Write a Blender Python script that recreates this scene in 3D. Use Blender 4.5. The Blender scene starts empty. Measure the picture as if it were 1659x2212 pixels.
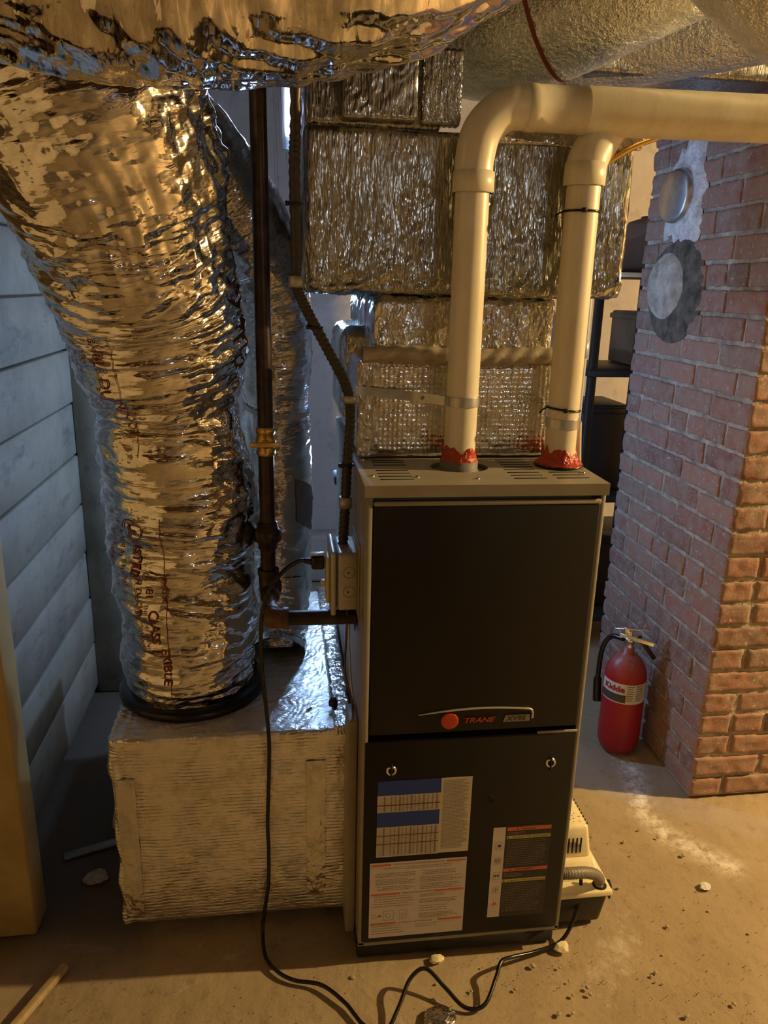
import bpy, bmesh, math, random
import numpy as np
from mathutils import Vector, Matrix

random.seed(7)
sc = bpy.context.scene
COL = sc.collection

# ------------------------------------------------------------------ camera
CAM = Vector((-.1456, -1.2889, 1.402)); YAW, PITCH, ROLL, F = .1377, .2887, .0253, 1645.05
fw = Vector((math.sin(YAW)*math.cos(PITCH), math.cos(YAW)*math.cos(PITCH), -math.sin(PITCH)))
r0 = Vector((math.cos(YAW), -math.sin(YAW), 0)); u0 = r0.cross(fw)
cr, sr = math.cos(ROLL), math.sin(ROLL)
rt = cr*r0+sr*u0; up = -sr*r0+cr*u0
cd = bpy.data.cameras.new('camera'); cam = bpy.data.objects.new('camera', cd); COL.objects.link(cam)
m = Matrix((rt, up, -fw)).transposed().to_4x4(); m.translation = CAM; cam.matrix_world = m
cd.sensor_fit = 'VERTICAL'; cd.sensor_height = 24; cd.lens = F/2212*24; cd.clip_start = .02
sc.camera = cam

# ------------------------------------------------------------------ light, world, exposure
w = bpy.data.worlds.new('world'); sc.world = w; w.use_nodes = True
w.node_tree.nodes['Background'].inputs[0].default_value = (1, .72, .45, 1)
w.node_tree.nodes['Background'].inputs[1].default_value = .003
sc.view_settings.view_transform = 'Standard'; sc.view_settings.look = 'None'
sc.view_settings.exposure = 0.0; sc.view_settings.gamma = 1.0; sc.view_settings.use_curve_mapping = False
sc.cycles.max_bounces = 8; sc.cycles.diffuse_bounces = 4; sc.cycles.glossy_bounces = 5
sc.cycles.sample_clamp_indirect = 4.0; sc.cycles.caustics_reflective = True; sc.cycles.blur_glossy = 1.0
WARM = (1.0, .68, .29); COOL = (.36, .58, 1.0)
def point(name, loc, power, color, size):
    l = bpy.data.lights.new(name, 'POINT'); l.energy = power; l.color = color; l.shadow_soft_size = size
    o = bpy.data.objects.new(name, l); COL.objects.link(o); o.location = loc
    return o
BULB = (3.3, -.14, 2.15); LAMP = (-.030, 1.02, 1.40); LOW = (.034, 1.00, .90); FILL = (1.1, -2.9, 1.75)
point('ceiling_bulb_light', BULB, 540, WARM, .035)
point('work_lamp_light', LAMP, 10, COOL, .03)
point('low_work_lamp_light', LOW, 12, COOL, .018)
point('viewer_fill_light', FILL, 5.5, (.85, .92, 1.0), .05)  # unseen neutral fill added behind the viewer

# ------------------------------------------------------------------ helpers
def tag(o, label=None, cat=None, group=None, kind=None):
    if label: o['label'] = label
    if cat: o['category'] = cat
    if group: o['group'] = group
    if kind: o['kind'] = kind
    return o
def thing(name, loc, label, cat, group=None):
    o = bpy.data.objects.new(name, None); COL.objects.link(o); o.location = loc; o.empty_display_size = .05
    return tag(o, label, cat, group)
def wloc(p):
    v = Vector((0, 0, 0))
    while p is not None: v += p.location; p = p.parent
    return v
class MB:
    def __init__(s): s.v = []; s.f = []; s.sm = []
    def add(s, V, Fc, smooth=True):
        n = len(s.v); s.v += [tuple(v) for v in V]; s.f += [tuple(i+n for i in f) for f in Fc]; s.sm += [smooth]*len(Fc); return s
    def box(s, x0, x1, y0, y1, z0, z1, bev=0, seg=2, M=None):
        bm = bmesh.new(); bmesh.ops.create_cube(bm, size=1)
        for v in bm.verts: v.co = Vector((x0+(v.co.x+.5)*(x1-x0), y0+(v.co.y+.5)*(y1-y0), z0+(v.co.z+.5)*(z1-z0)))
        if bev: bmesh.ops.bevel(bm, geom=bm.edges[:], offset=bev, segments=seg, affect='EDGES', profile=.5)
        bm.verts.ensure_lookup_table()
        V = [(M @ v.co if M else v.co) for v in bm.verts]; Fc = [[v.index for v in f.verts] for f in bm.faces]
        s.add(V, Fc, bool(bev)); bm.free(); return s
    def tube(s, P, R, n=16, cap=True, twist=0):
        P = [Vector(p) for p in P]; R = R if hasattr(R, '__len__') else [R]*len(P)
        T = [(P[min(i+1, len(P)-1)]-P[max(i-1, 0)]).normalized() for i in range(len(P))]
        a = Vector((0, 0, 1)) if abs(T[0].z) < .9 else Vector((1, 0, 0))
        N = (a - T[0]*a.dot(T[0])).normalized(); V = []
        for i, p in enumerate(P):
            N = (N-T[i]*N.dot(T[i])).normalized(); B = T[i].cross(N)
            for k in range(n):
                t = 2*math.pi*k/n; V.append(p+(N*math.cos(t)+B*math.sin(t))*R[i])
        Fc = [(i*n+k, i*n+(k+1) % n, (i+1)*n+(k+1) % n, (i+1)*n+k) for i in range(len(P)-1) for k in range(n)]
        s.add(V, Fc)
        if cap:
            s.add([V[k] for k in range(n)], [tuple(reversed(range(n)))], False)
            s.add([V[(len(P)-1)*n+k] for k in range(n)], [tuple(range(n))], False)
        return s
    def lathe(s, prof, c, n=40, axis='z'):
        V = []
        for (r, z) in prof:
            for k in range(n):
                t = 2*math.pi*k/n; a, b = r*math.cos(t), r*math.sin(t)
                V.append({'z': (c[0]+a, c[1]+b, c[2]+z), 'x': (c[0]+z, c[1]+a, c[2]+b), 'y': (c[0]+a, c[1]+z, c[2]+b)}[axis])
        Fc = [(i*n+k, i*n+(k+1) % n, (i+1)*n+(k+1) % n, (i+1)*n+k) for i in range(len(prof)-1) for k in range(n)]
        if axis == 'y': Fc = [tuple(reversed(f)) for f in Fc]
        return s.add(V, Fc)
    def build(s, name, mat, parent=None):
        me = bpy.data.meshes.new(name); me.from_pydata(s.v, [], s.f)
        me.polygons.foreach_set('use_smooth', s.sm)
        return link(name, me, mat, parent)
def link(name, me, mat, parent=None):
    if mat: me.materials.append(mat)
    me.validate(); me.update()
    o = bpy.data.objects.new(name, me); COL.objects.link(o)
    if parent is not None: o.parent = parent; o.location = -wloc(parent)
    return o
def spline(P, n=12):
    P = [Vector(p) for p in P]; out = []
    Q = [P[0]*2-P[1]]+P+[P[-1]*2-P[-2]]
    for i in range(1, len(Q)-2):
        a, b, c, d = Q[i-1:i+3]
        for k in range(n):
            t = k/n; out.append(.5*((2*b)+(c-a)*t+(2*a-5*b+4*c-d)*t*t+(3*b-a-3*c+d)*t**3))
    return out+[P[-1]]
# --- numpy noise
def vn(p, seed=0):
    p = np.asarray(p, float); i = np.floor(p).astype(np.int64); f = p-i; f = f*f*(3-2*f)
    def h(ix, iy, iz):
        n = (ix*374761393+iy*668265263+iz*2147483647+seed*1274126177) & 0xffffffff
        n = ((n ^ (n >> 13))*1274126177) & 0xffffffff; n = (n ^ (n >> 16)) & 0xffffff
        return n/0xffffff*2-1
    r = 0
    for dx in (0, 1):
        for dy in (0, 1):
            for dz in (0, 1):
                wt = (f[..., 0] if dx else 1-f[..., 0])*(f[..., 1] if dy else 1-f[..., 1])*(f[..., 2] if dz else 1-f[..., 2])
                r = r+wt*h(i[..., 0]+dx, i[..., 1]+dy, i[..., 2]+dz)
    return r
def tri(x): return np.abs((x % 1)-.5)*4-1
def crum(p, seed, f0, n=5, warp=.6):
    rs = np.random.RandomState(seed); p = np.asarray(p, float); out = 0
    W = np.stack([vn(p*f0*.7, seed+k) for k in range(3)], -1)*warp/f0
    q = p+W
    for k in range(n):
        d = rs.normal(size=3); d /= np.linalg.norm(d); f = f0*(1.0+.55*k)
        out = out+tri(q@d*f+rs.rand())*(.8**k)*(.5+.5*vn(p*f0*.5, seed+10+k))
    return out/n*1.6
def np_mesh(name, V, Fq, mat, parent=None, uv=None, smooth=True):
    V = np.asarray(V, np.float32).reshape(-1, 3); Fq = np.asarray(Fq, np.int32).reshape(-1, 4)
    me = bpy.data.meshes.new(name); me.vertices.add(len(V)); me.vertices.foreach_set('co', V.ravel())
    me.loops.add(Fq.size); me.loops.foreach_set('vertex_index', Fq.ravel())
    me.polygons.add(len(Fq)); me.polygons.foreach_set('loop_start', np.arange(0, Fq.size, 4, dtype=np.int32))
    me.update(calc_edges=True)
    me.polygons.foreach_set('use_smooth', np.full(len(Fq), smooth))
    if uv is not None:
        l = me.uv_layers.new(name='UVMap'); l.data.foreach_set('uv', np.asarray(uv, np.float32)[Fq.ravel()].ravel())
    return link(name, me, mat, parent)
def grid_f(nu, nv, off=0, flip=False):
    i, j = np.meshgrid(np.arange(nu-1), np.arange(nv-1), indexing='ij'); a = off+i*nv+j
    q = np.stack([a, a+nv, a+nv+1, a+1], -1).reshape(-1, 4)
    return q[:, ::-1] if flip else q
def foil_box(name, B, mat, disp, parent=None, r=.012, h=.004, skip=()):
    """rounded box (x0,x1,y0,y1,z0,z1) of foil, every side a fine grid pushed in and out by disp(p, n)"""
    lo = np.array(B[0::2], float); hi = np.array(B[1::2], float); V = []; Fq = []; n0 = 0
    for ax in range(3):
        for sgn in (0, 1):
            if (ax, sgn) in skip: continue
            a, b = [k for k in range(3) if k != ax]
            na = max(3, int((hi[a]-lo[a])/h)); nb = max(3, int((hi[b]-lo[b])/h))
            A, Bq = np.meshgrid(np.linspace(lo[a], hi[a], na), np.linspace(lo[b], hi[b], nb), indexing='ij')
            P = np.zeros((na, nb, 3)); P[..., ax] = (lo, hi)[sgn][ax]; P[..., a] = A; P[..., b] = Bq
            V.append(P.reshape(-1, 3)); Fq.append(grid_f(na, nb, n0, flip=(sgn == 0) ^ (ax == 1))); n0 += na*nb
    V = np.concatenate(V); q = np.clip(V, lo+r, hi-r); n = V-q; n /= np.linalg.norm(n, axis=1, keepdims=True)+1e-9
    P = q+n*r+n*disp(V, n)[:, None]
    return np_mesh(name, P, np.concatenate(Fq), mat, parent)
class Tube:
    """crinkled round duct: centre line, radius and fold displacement; surf(s, th) gives a surface point"""
    def __init__(s, P, R, seed, amp=1.0, wire=.0012, fold=1.0, n=14):
        s.P = np.array([tuple(p) for p in spline(P, n)]); k = np.linspace(0, len(P)-1, len(s.P))
        s.R = np.interp(k, np.arange(len(P)), R); d = np.linalg.norm(np.diff(s.P, axis=0), axis=1)
        s.L = np.concatenate([[0], np.cumsum(d)]); T = np.gradient(s.P, s.L, axis=0); T /= np.linalg.norm(T, axis=1, keepdims=True)
        a = np.array([0, -1., 0]) if abs(T[0][1]) < .8 else np.array([0, 0, 1.]); N = []; c = a
        for t in T: c = c-t*c.dot(t); c = c/np.linalg.norm(c); N.append(c)
        s.T = T; s.N = np.array(N); s.B = np.cross(T, s.N); s.seed, s.amp, s.wire, s.fold = seed, amp, wire, fold; s.big = 0
    def disp(s, S, th, r):
        A = s.amp; cx, sx = np.cos(th)*r, np.sin(th)*r
        p = np.stack([cx, sx, S], -1); q = np.stack([cx*.22, sx*.22, S], -1)
        q2 = np.stack([cx*.45, sx*.45, S*1.0], -1)
        d = .008*vn(p*7, s.seed)+.011*crum(q2, s.seed+3, 6, 3, .3)+.0062*crum(q2, s.seed+5, 17, 4, .4)*s.fold
        m_ = .45+.55*vn(p*6, s.seed+9)
        d = d+.0042*crum(q, s.seed+31, 44, 4, .9)*m_*s.fold+.006*crum(p, s.seed+51, 14, 4, .3)
        if s.big: d = d+s.big*np.clip((S-.85)/.2, 0, 1)*(.017*crum(q2, s.seed+71, 6, 3, .3)+.008*crum(p, s.seed+81, 13, 4, .3))
        return A*d+s.wire*np.cos(2*np.pi*S/.026+th)
    def surf(s, S, th, off=0.0):
        f = lambda A: np.stack([np.interp(S, s.L, A[:, k]) for k in range(3)], -1)
        C, N, B = f(s.P), f(s.N), f(s.B); r = np.interp(S, s.L, s.R); d = s.disp(S, th, r)+off
        return C+(N*np.cos(th)[..., None]+B*np.sin(th)[..., None])*(r+d)[..., None]
    def mesh(s, name, mat, parent=None, h=.003, cap=False):
        nu = int(s.L[-1]/h); nv = int(2*np.pi*s.R.mean()/h); S, TH = np.meshgrid(np.linspace(0, s.L[-1], nu), np.linspace(0, 2*np.pi, nv), indexing='ij')
        V = s.surf(S, TH); r = s.R.mean()
        return np_mesh(name, V, grid_f(nu, nv), mat, parent, uv=np.stack([TH.ravel()*r, S.ravel()], -1))
def text_mesh(txt, size, font_shear=0, spacing=1.0, bold=0.0):
    c = bpy.data.curves.new('t', 'FONT'); c.body = txt; c.size = size; c.shear = font_shear; c.space_character = spacing
    c.align_x = 'LEFT'; c.offset = bold; c.resolution_u = 3
    o = bpy.data.objects.new('t', c); COL.objects.link(o)
    dg = bpy.context.evaluated_depsgraph_get(); me = o.evaluated_get(dg).to_mesh()
    V = [tuple(v.co) for v in me.vertices]; Fc = [tuple(p.vertices) for p in me.polygons]
    o.evaluated_get(dg).to_mesh_clear(); bpy.data.objects.remove(o); bpy.data.curves.remove(c)
    return V, Fc
def text_on(mb, txt, size, fn, **k):
    V, Fc = text_mesh(txt, size, **k)
    if V: mb.add([fn(v[0], v[1]) for v in V], Fc, False)
    return max([v[0] for v in V]) if V else 0

# ------------------------------------------------------------------ materials
class N:
    def __init__(s, name, color=(.5, .5, .5), rough=.5, metal=0.0):
        s.m = bpy.data.materials.new(name); s.m.use_nodes = True; s.t = s.m.node_tree; s.b = s.t.nodes['Principled BSDF']
        s.set('Base Color', (*color, 1)); s.set('Roughness', rough); s.set('Metallic', metal); s.tc = s.n('ShaderNodeTexCoord')
    def set(s, k, v):
        if hasattr(v, 'links'): s.t.links.new(v, s.b.inputs[k])
        else: s.b.inputs[k].default_value = v
    def n(s, typ, props={}, **inp):
        x = s.t.nodes.new(typ)
        for k, v in props.items(): setattr(x, k, v)
        for k, v in inp.items():
            i = x.inputs[int(k[1:])] if k[0] == '_' and k[1:].isdigit() else x.inputs[k.replace('_', ' ')]
            if hasattr(v, 'links'): s.t.links.new(v, i)
            else: i.default_value = v
        return x
    def map(s, src='Object', scale=(1, 1, 1), rot=(0, 0, 0)):
        return s.n('ShaderNodeMapping', Vector=s.tc.outputs[src], Scale=scale, Rotation=rot).outputs[0]
    def noise(s, vec, scale=5, detail=4, rough=.5, dist=0):
        return s.n('ShaderNodeTexNoise', Vector=vec, Scale=scale, Detail=detail, Roughness=rough, Distortion=dist).outputs[0]
    def vor(s, vec, scale=5, feature='F1', metric='CHEBYCHEV', rand=1.0, out='Distance'):
        p = {'feature': feature}
        if feature != 'DISTANCE_TO_EDGE': p['distance'] = metric
        return s.n('ShaderNodeTexVoronoi', p, Vector=vec, Scale=scale, Randomness=rand).outputs[out]
    def ramp(s, f, stops):
        r = s.n('ShaderNodeValToRGB', Fac=f); e = r.color_ramp.elements
        while len(e) < len(stops): e.new(.5)
        for i, (p, c) in enumerate(stops): e[i].position = p; e[i].color = (*c, 1) if hasattr(c, '__len__') else (c, c, c, 1)
        return r.outputs[0]
    def mix(s, f, a, b, mode='MIX'):
        x = s.n('ShaderNodeMix', {'data_type': 'RGBA', 'blend_type': mode})
        for k, v in ((0, f), (6, a), (7, b)):
            if hasattr(v, 'links'): s.t.links.new(v, x.inputs[k])
            else: x.inputs[k].default_value = (*v, 1) if hasattr(v, '__len__') else v
        return x.outputs[2]
    def math(s, op, a, b=0.0, c=0.0): return s.n('ShaderNodeMath', {'operation': op}, _0=a, _1=b, _2=c).outputs[0]
    def warp(s, vec, scale, amt):
        nz = s.n('ShaderNodeTexNoise', Vector=vec, Scale=scale, Detail=2.0).outputs[1]
        a = s.n('ShaderNodeVectorMath', {'operation': 'SUBTRACT'}, _0=nz, _1=(.5, .5, .5)).outputs[0]
        b = s.n('ShaderNodeVectorMath', {'operation': 'SCALE'}, _0=a); b.inputs['Scale'].default_value = amt
        return s.n('ShaderNodeVectorMath', {'operation': 'ADD'}, _0=vec, _1=b.outputs[0]).outputs[0]
    def bump(s, h, strength=.5, dist=.002, normal=None):
        b = s.n('ShaderNodeBump', Strength=strength, Distance=dist, Height=h)
        if normal: s.t.links.new(normal, b.inputs['Normal'])
        return b.outputs[0]
def plain(name, c, rough=.5, metal=0.0, bs=0.0, bscale=60, bd=.001, var=0.0, vscale=8):
    k = N(name, c, rough, metal); v = k.map()
    if var: k.set('Base Color', k.mix(k.ramp(k.noise(v, vscale, 6, .6), [(.35, 0), (.65, 1)]), tuple(x*(1-var) for x in c), tuple(min(1, x*(1+var)) for x in c)))
    if bs: k.set('Normal', k.bump(k.noise(v, bscale, 5, .6), bs, bd))
    return k.m
def foil(name, src, scale, rough, s1, s2, stretch=(1, 1, 1), col=(.86, .85, .83), extra=None, d1=.004, d2=.0015, dust=0):
    k = N(name, col, rough, 1.0); v = k.map(src, stretch)
    wv = k.warp(v, scale*.5, .8/scale)
    n1 = k.bump(k.vor(wv, scale), s1, d1)
    n2 = k.bump(k.vor(k.warp(v, scale*2, .4/scale), scale*3.2, metric='MANHATTAN'), s2, d2, n1)
    n3 = k.bump(k.noise(k.map(src), 9, 3), .35, .01, n2)
    if extra: n3 = extra(k, n3)
    k.set('Normal', n3)
    k.set('Roughness', k.ramp(k.noise(k.map(src), 14, 5, .6), [(.3, rough*.7), (.7, rough*1.6)]))
    dk = k.ramp(k.noise(k.map(src), 22, 6, .7), [(.3, tuple(c*.72 for c in col)), (.55, col)])
    if dust:
        up_z = k.n('ShaderNodeSeparateXYZ', Vector=k.tc.outputs['Normal']).outputs[2]
        f = k.math('MULTIPLY', k.ramp(up_z, [(.6, 0), (.95, 1)]), k.ramp(k.noise(k.map(), 18, 6, .7), [(.25, dust*.6), (.7, dust)]))
        k.set('Metallic', k.math('SUBTRACT', 1.0, f)); dk = k.mix(f, dk, (.62, .61, .58))
    k.set('Base Color', dk)
    return k.m
M = {}
M['mylar'] = foil('crinkled_mylar', 'UV', 34, .07, .7, .45, (.25, 1, 1), (.84, .82, .80))
M['mylar_small'] = foil('crinkled_mylar_fine', 'UV', 60, .10, .6, .4, (.3, 1, 1), (.86, .86, .87))
def ribs(scale, strength, axis):
    def f(k, n):
        v = k.warp(k.map(), 12, .012)
        x = k.n('ShaderNodeSeparateXYZ', Vector=v).outputs[axis]
        wv = k.math('SINE', k.math('MULTIPLY', x, scale))
        pk = k.math('POWER', k.math('ABSOLUTE', wv), .6)
        am = k.ramp(k.noise(k.map(), 16, 3), [(.38, .15), (.62, 1)])
        return k.bump(k.math('MULTIPLY', pk, am), strength, .0022, n)
    return f
M['scrim'] = foil('ribbed_foil_facing', 'Object', 70, .30, .25, .3, (.35, 1, 1), (.90, .88, .83), ribs(369.6, .6, 2), dust=.65)
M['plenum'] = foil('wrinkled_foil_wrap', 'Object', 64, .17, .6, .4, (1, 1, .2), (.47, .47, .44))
M['tape'] = foil('foil_tape', 'Object', 38, .18, .9, .5, (1, 1, .6), (.74, .73, .69))
M['nipple'] = plain('worn_steel_nipple', (.32, .29, .26), .4, .8, .1, 80, .001)
M['ductwrap'] = foil('foil_duct_wrap', 'Object', 90, .34, .9, .7, (1, 1, 1), (.90, .94, .95))
def bubbles(k, n):
    h = k.n('ShaderNodeTexVoronoi', {'feature': 'SMOOTH_F1'}, Vector=k.map(), Scale=105, Randomness=.25).outputs[0]
    return k.bump(k.math('SUBTRACT', 1.0, h), .9, .004, n)
M['bubble'] = foil('bubble_foil', 'Object', 45, .16, .25, .2, (1, 1, 1), (.84, .83, .80), bubbles)
M['torn'] = plain('torn_insulation', (.32, .34, .35), .8, 0, .8, 60, .006, .3)

def concrete(name, a, b, stain, bs=.35, sc_=3.0):
    k = N(name, a, .85); v = k.map()
    c = k.mix(k.ramp(k.noise(v, sc_, 8, .65), [(.3, 0), (.7, 1)]), a, b)
    c = k.mix(k.ramp(k.noise(v, sc_*9, 6, .7), [(.55, 0), (.75, .6)]), c, tuple(x*.55 for x in a))
    c = k.mix(k.ramp(k.noise(v, sc_*.9, 9, .75, .6), [(.60, 0), (.68, .75)]), c, stain)
    k.set('Base Color', c); k.set('Normal', k.bump(k.noise(v, 60, 8, .7), bs, .004, k.bump(k.noise(v, 7, 6, .6), .5, .02)))
    return k.m
M['floor'] = concrete('concrete_floor', (.30, .23, .14), (.40, .315, .20), (.56, .50, .42))
_t = M['floor'].node_tree; _b = _t.nodes['Principled BSDF']; _l = _b.inputs['Base Color'].links[0].from_socket
_a = _t.nodes.new('ShaderNodeAttribute'); _a.attribute_name = 'crust'; _n = _t.nodes.new('ShaderNodeTexNoise'); _n.inputs['Scale'].default_value = 38; _n.inputs['Detail'].default_value = 8; _n.inputs['Roughness'].default_value = .7
_c = _t.nodes.new('ShaderNodeTexCoord'); _t.links.new(_c.outputs['Object'], _n.inputs['Vector'])
_m = _t.nodes.new('ShaderNodeMath'); _m.operation = 'MULTIPLY'; _t.links.new(_a.outputs['Fac'], _m.inputs[0])
_r = _t.nodes.new('ShaderNodeValToRGB'); _r.color_ramp.elements[0].position = .40; _r.color_ramp.elements[1].position = .60; _t.links.new(_n.outputs[0], _r.inputs[0]); _t.links.new(_r.outputs[0], _m.inputs[1])
_x = _t.nodes.new('ShaderNodeMix'); _x.data_type = 'RGBA'; _x.inputs[7].default_value = (.74, .70, .64, 1)
_t.links.new(_m.outputs[0], _x.inputs[0]); _t.links.new(_l, _x.inputs[6]); 
_d = _t.nodes.new('ShaderNodeAttribute'); _d.attribute_name = 'dark_left'; _y = _t.nodes.new('ShaderNodeMix'); _y.data_type = 'RGBA'; _y.inputs[7].default_value = (.07, .055, .04, 1)
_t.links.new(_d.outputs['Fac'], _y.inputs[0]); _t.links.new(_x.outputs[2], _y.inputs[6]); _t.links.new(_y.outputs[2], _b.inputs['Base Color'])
M['parge'] = concrete('parged_wall', (.33, .29, .25), (.43, .38, .33), (.50, .46, .42), .3, 2.0)
M['creamwall'] = plain('cream_painted_wall', (.54, .46, .34), .8, 0, .3, 30, .003, .12, 2)
M['roomwall'] = plain('dark_tan_wall', (.16, .135, .105), .8, 0, .3, 30, .003, .12, 2)
M['joist'] = plain('old_wood_joist', (.16, .105, .06), .8, 0, .4, 40, .003, .3)
k = N('painted_boards', (.5, .55, .54), .6); v = k.map()
c = k.mix(k.ramp(k.noise(v, 6, 8, .7), [(.35, 0), (.6, 1)]), (.24, .225, .175), (.33, .305, .235))
c = k.mix(k.ramp(k.noise(k.map(scale=(1, .35, 1)), 14, 7, .75), [(.54, 0), (.70, .85)]), c, (.12, .12, .11))
k.set('Base Color', c); k.set('Normal', k.bump(k.noise(k.map(scale=(1, .1, 1)), 90, 5), .25, .002)); M['boards'] = k.m
M['yellowpost'] = plain('yellowed_paint', (.42, .33, .13), .55, 0, .2, 30, .002, .15)
# brick
k = N('old_brick', (.3, .12, .09), .85); v = k.map()
at = k.n('ShaderNodeAttribute', {'attribute_name': 'tint'}).outputs[2]
c = k.ramp(at, [(0, (.20, .095, .075)), (.35, (.32, .14, .10)), (.7, (.40, .19, .13)), (1, (.19, .13, .11))])
c = k.mix(k.ramp(k.noise(v, 30, 8, .7), [(.36, 0), (.62, .85)]), c, (.33, .255, .205))
c = k.mix(k.ramp(k.noise(v, 90, 6, .7), [(.60, 0), (.66, .9)]), c, (.58, .53, .47))
k.set('Base Color', c); k.set('Normal', k.bump(k.noise(v, 130, 8, .75), .6, .003, k.bump(k.noise(v, 28, 5), .5, .006))); M['brick'] = k.m
M['mortar'] = plain('old_mortar', (.39, .345, .28), .95, 0, .9, 70, .008, .35, 25)
M['plaster'] = plain('white_plaster', (.72, .70, .70), .8, 0, 1, 34, .02, .3, 26)
M['flue_cement'] = plain('grey_cement_cover', (.46, .42, .35), .85, 0, .9, 60, .008, .35, 22)
M['soot'] = plain('sooty_mortar', (.13, .115, .09), .95, 0, 1, 45, .015, .5, 26)
# furnace
M['door'] = plain('dark_brown_grey_enamel', (.012, .011, .008), .5, 0, .08, 300, .0005); M['door'].node_tree.nodes['Principled BSDF'].inputs['Specular IOR Level'].default_value = .3
M['cabinet'] = plain('taupe_enamel', (.30, .275, .21), .45, 0, .1, 120, .0005, .08, 14)
M['galv'] = plain('galvanized_steel', (.55, .57, .58), .38, 1, .15, 60, .001, .15, 30)
M['base'] = plain('black_pad', (.02, .018, .016), .8, 0, .4, 60, .002)
M['dark'] = plain('dark_void', (.006, .006, .006), .9)
M['red'] = plain('red_badge', (.55, .06, .03), .4)
M['trim'] = plain('brushed_badge_trim', (.62, .58, .48), .35, .8)
M['plate'] = plain('grey_badge_plate', (.30, .29, .26), .4, .3)
M['paper'] = plain('label_paper', (.62, .57, .45), .6, 0, 0, 0, 0, .06, 30)
M['paperw'] = plain('label_paper_pink', (.66, .60, .56), .55, 0, 0, 0, 0, .05, 30)
M['ink'] = plain('black_print', (.07, .06, .05), .6)
M['inkgrey'] = plain('grey_print', (.27, .25, .20), .6)
M['blue'] = plain('blue_print', (.012, .05, .30), .5)
M['orange'] = plain('orange_print', (.62, .16, .06), .5)
M['yellow'] = plain('yellow_print', (.55, .50, .16), .5)
M['darklabel'] = plain('dark_label_film', (.035, .03, .03), .5)
M['chrome'] = plain('chrome', (.8, .8, .8), .2, 1)
# pipes
k = N('cream_pvc', (.80, .75, .60), .32); v = k.map(scale=(1, 1, .25))
k.set('Base Color', k.mix(k.ramp(k.noise(v, 30, 6, .7), [(.4, 0), (.75, 1)]), (.80, .75, .60), (.66, .58, .42))); M['pvc'] = k.m
k = N('red_sealant', (.42, .045, .02), .28); k.set('Normal', k.bump(k.noise(k.map(), 90, 4), .8, .006)); M['sealant'] = k.m
M['rubber'] = plain('grey_rubber', (.16, .155, .14), .6)
M['black'] = plain('black_rubber', (.007, .0065, .006), .27)
M['iron'] = plain('black_iron_pipe', (.05, .035, .028), .34, .5, .2, 80, .001, .4, 30)
M['rust'] = plain('rusty_iron', (.17, .085, .05), .55, .4, .4, 80, .002, .3, 30)
M['brass'] = plain('brass', (.75, .50, .16), .32, 1, .1, 60, .001)
M['steel'] = plain('dull_steel', (.055, .048, .04), .42, .4, .2, 80, .001)
M['box'] = plain('zinc_box', (.50, .48, .43), .42, .6, .15, 60, .001, .1, 30)
M['ivory'] = plain('ivory_plastic', (.62, .52, .30), .4)
M['redmetal'] = plain('red_cylinder_paint', (.42, .012, .022), .42, 0, .05, 200, .0005, .12, 20)
k = N('red_extinguisher_paint', (.42, .012, .022), .38); g = k.n('ShaderNodeSeparateXYZ', Vector=k.tc.outputs['Normal']).outputs[2]
k.set('Base Color', k.mix(k.math('MULTIPLY', k.ramp(g, [(.15, 0), (.8, 1)]), k.ramp(k.noise(k.map(), 60, 6, .7), [(.3, .35), (.7, .95)])), (.36, .012, .020), (.34, .17, .13))); M['extpaint'] = k.m
M['silverlabel'] = plain('silver_label', (.66, .65, .63), .4)
M['crimson'] = plain('crimson_print', (.35, .02, .03), .5)
M['cream'] = plain('cream_plastic', (.83, .74, .48), .4, 0, .05, 90, .001, .05, 30)
M['creamspeck'] = plain('cream_plastic_speck', (.2, .14, .08), .6)
M['tank'] = plain('black_plastic_tank', (.012, .011, .01), .4)
M['greyhose'] = plain('grey_vinyl_hose', (.17, .155, .12), .5)
M['blackmetal'] = plain('black_painted_metal', (.015, .015, .018), .5)
M['clear'] = plain('cloudy_vinyl_tube', (.62, .58, .48), .3)
M['greypipe'] = plain('grey_blue_conduit', (.36, .42, .55), .4, .2)
M['bluebin'] = plain('blue_plastic', (.03, .05, .16), .45)
M['brownform'] = plain('brown_matte', (.20, .11, .07), .7, 0, .3, 40, .003)
M['whitebucket'] = plain('pale_plastic', (.22, .24, .27), .5)
M['inkred'] = plain('maroon_print', (.20, .035, .025), .6)
M['wood'] = plain('weathered_wood_strip', (.42, .31, .17), .7, 0, .4, 50, .002, .25, 20)
M['stone'] = plain('pebble', (.42, .36, .27), .8, 0, .4, 90, .002, .3, 60)
M['web'] = plain('cobweb_thread', (.5, .5, .5), .7)
M['glow'] = plain('glowing_tube', (1, 1, 1)); _b = M['glow'].node_tree.nodes['Principled BSDF']; _b.inputs['Emission Color'].default_value = (.62, .66, 1.0, 1); _b.inputs['Emission Strength'].default_value = 55
M['rope'] = plain('tan_foil_roll', (.46, .40, .30), .45, .35, .3, 70, .002, .2, 30)
M['bulb'] = plain('lamp_socket', (.6, .55, .45), .5)

# ------------------------------------------------------------------ room shell
CEIL = 2.34
def struct(name, mb, mat):
    o = mb.build(name, mat); o['kind'] = 'structure'; return o
def sheet(x0, x1, y0, y1, z0, z1): return MB().box(x0, x1, y0, y1, z0, z1)
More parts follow.
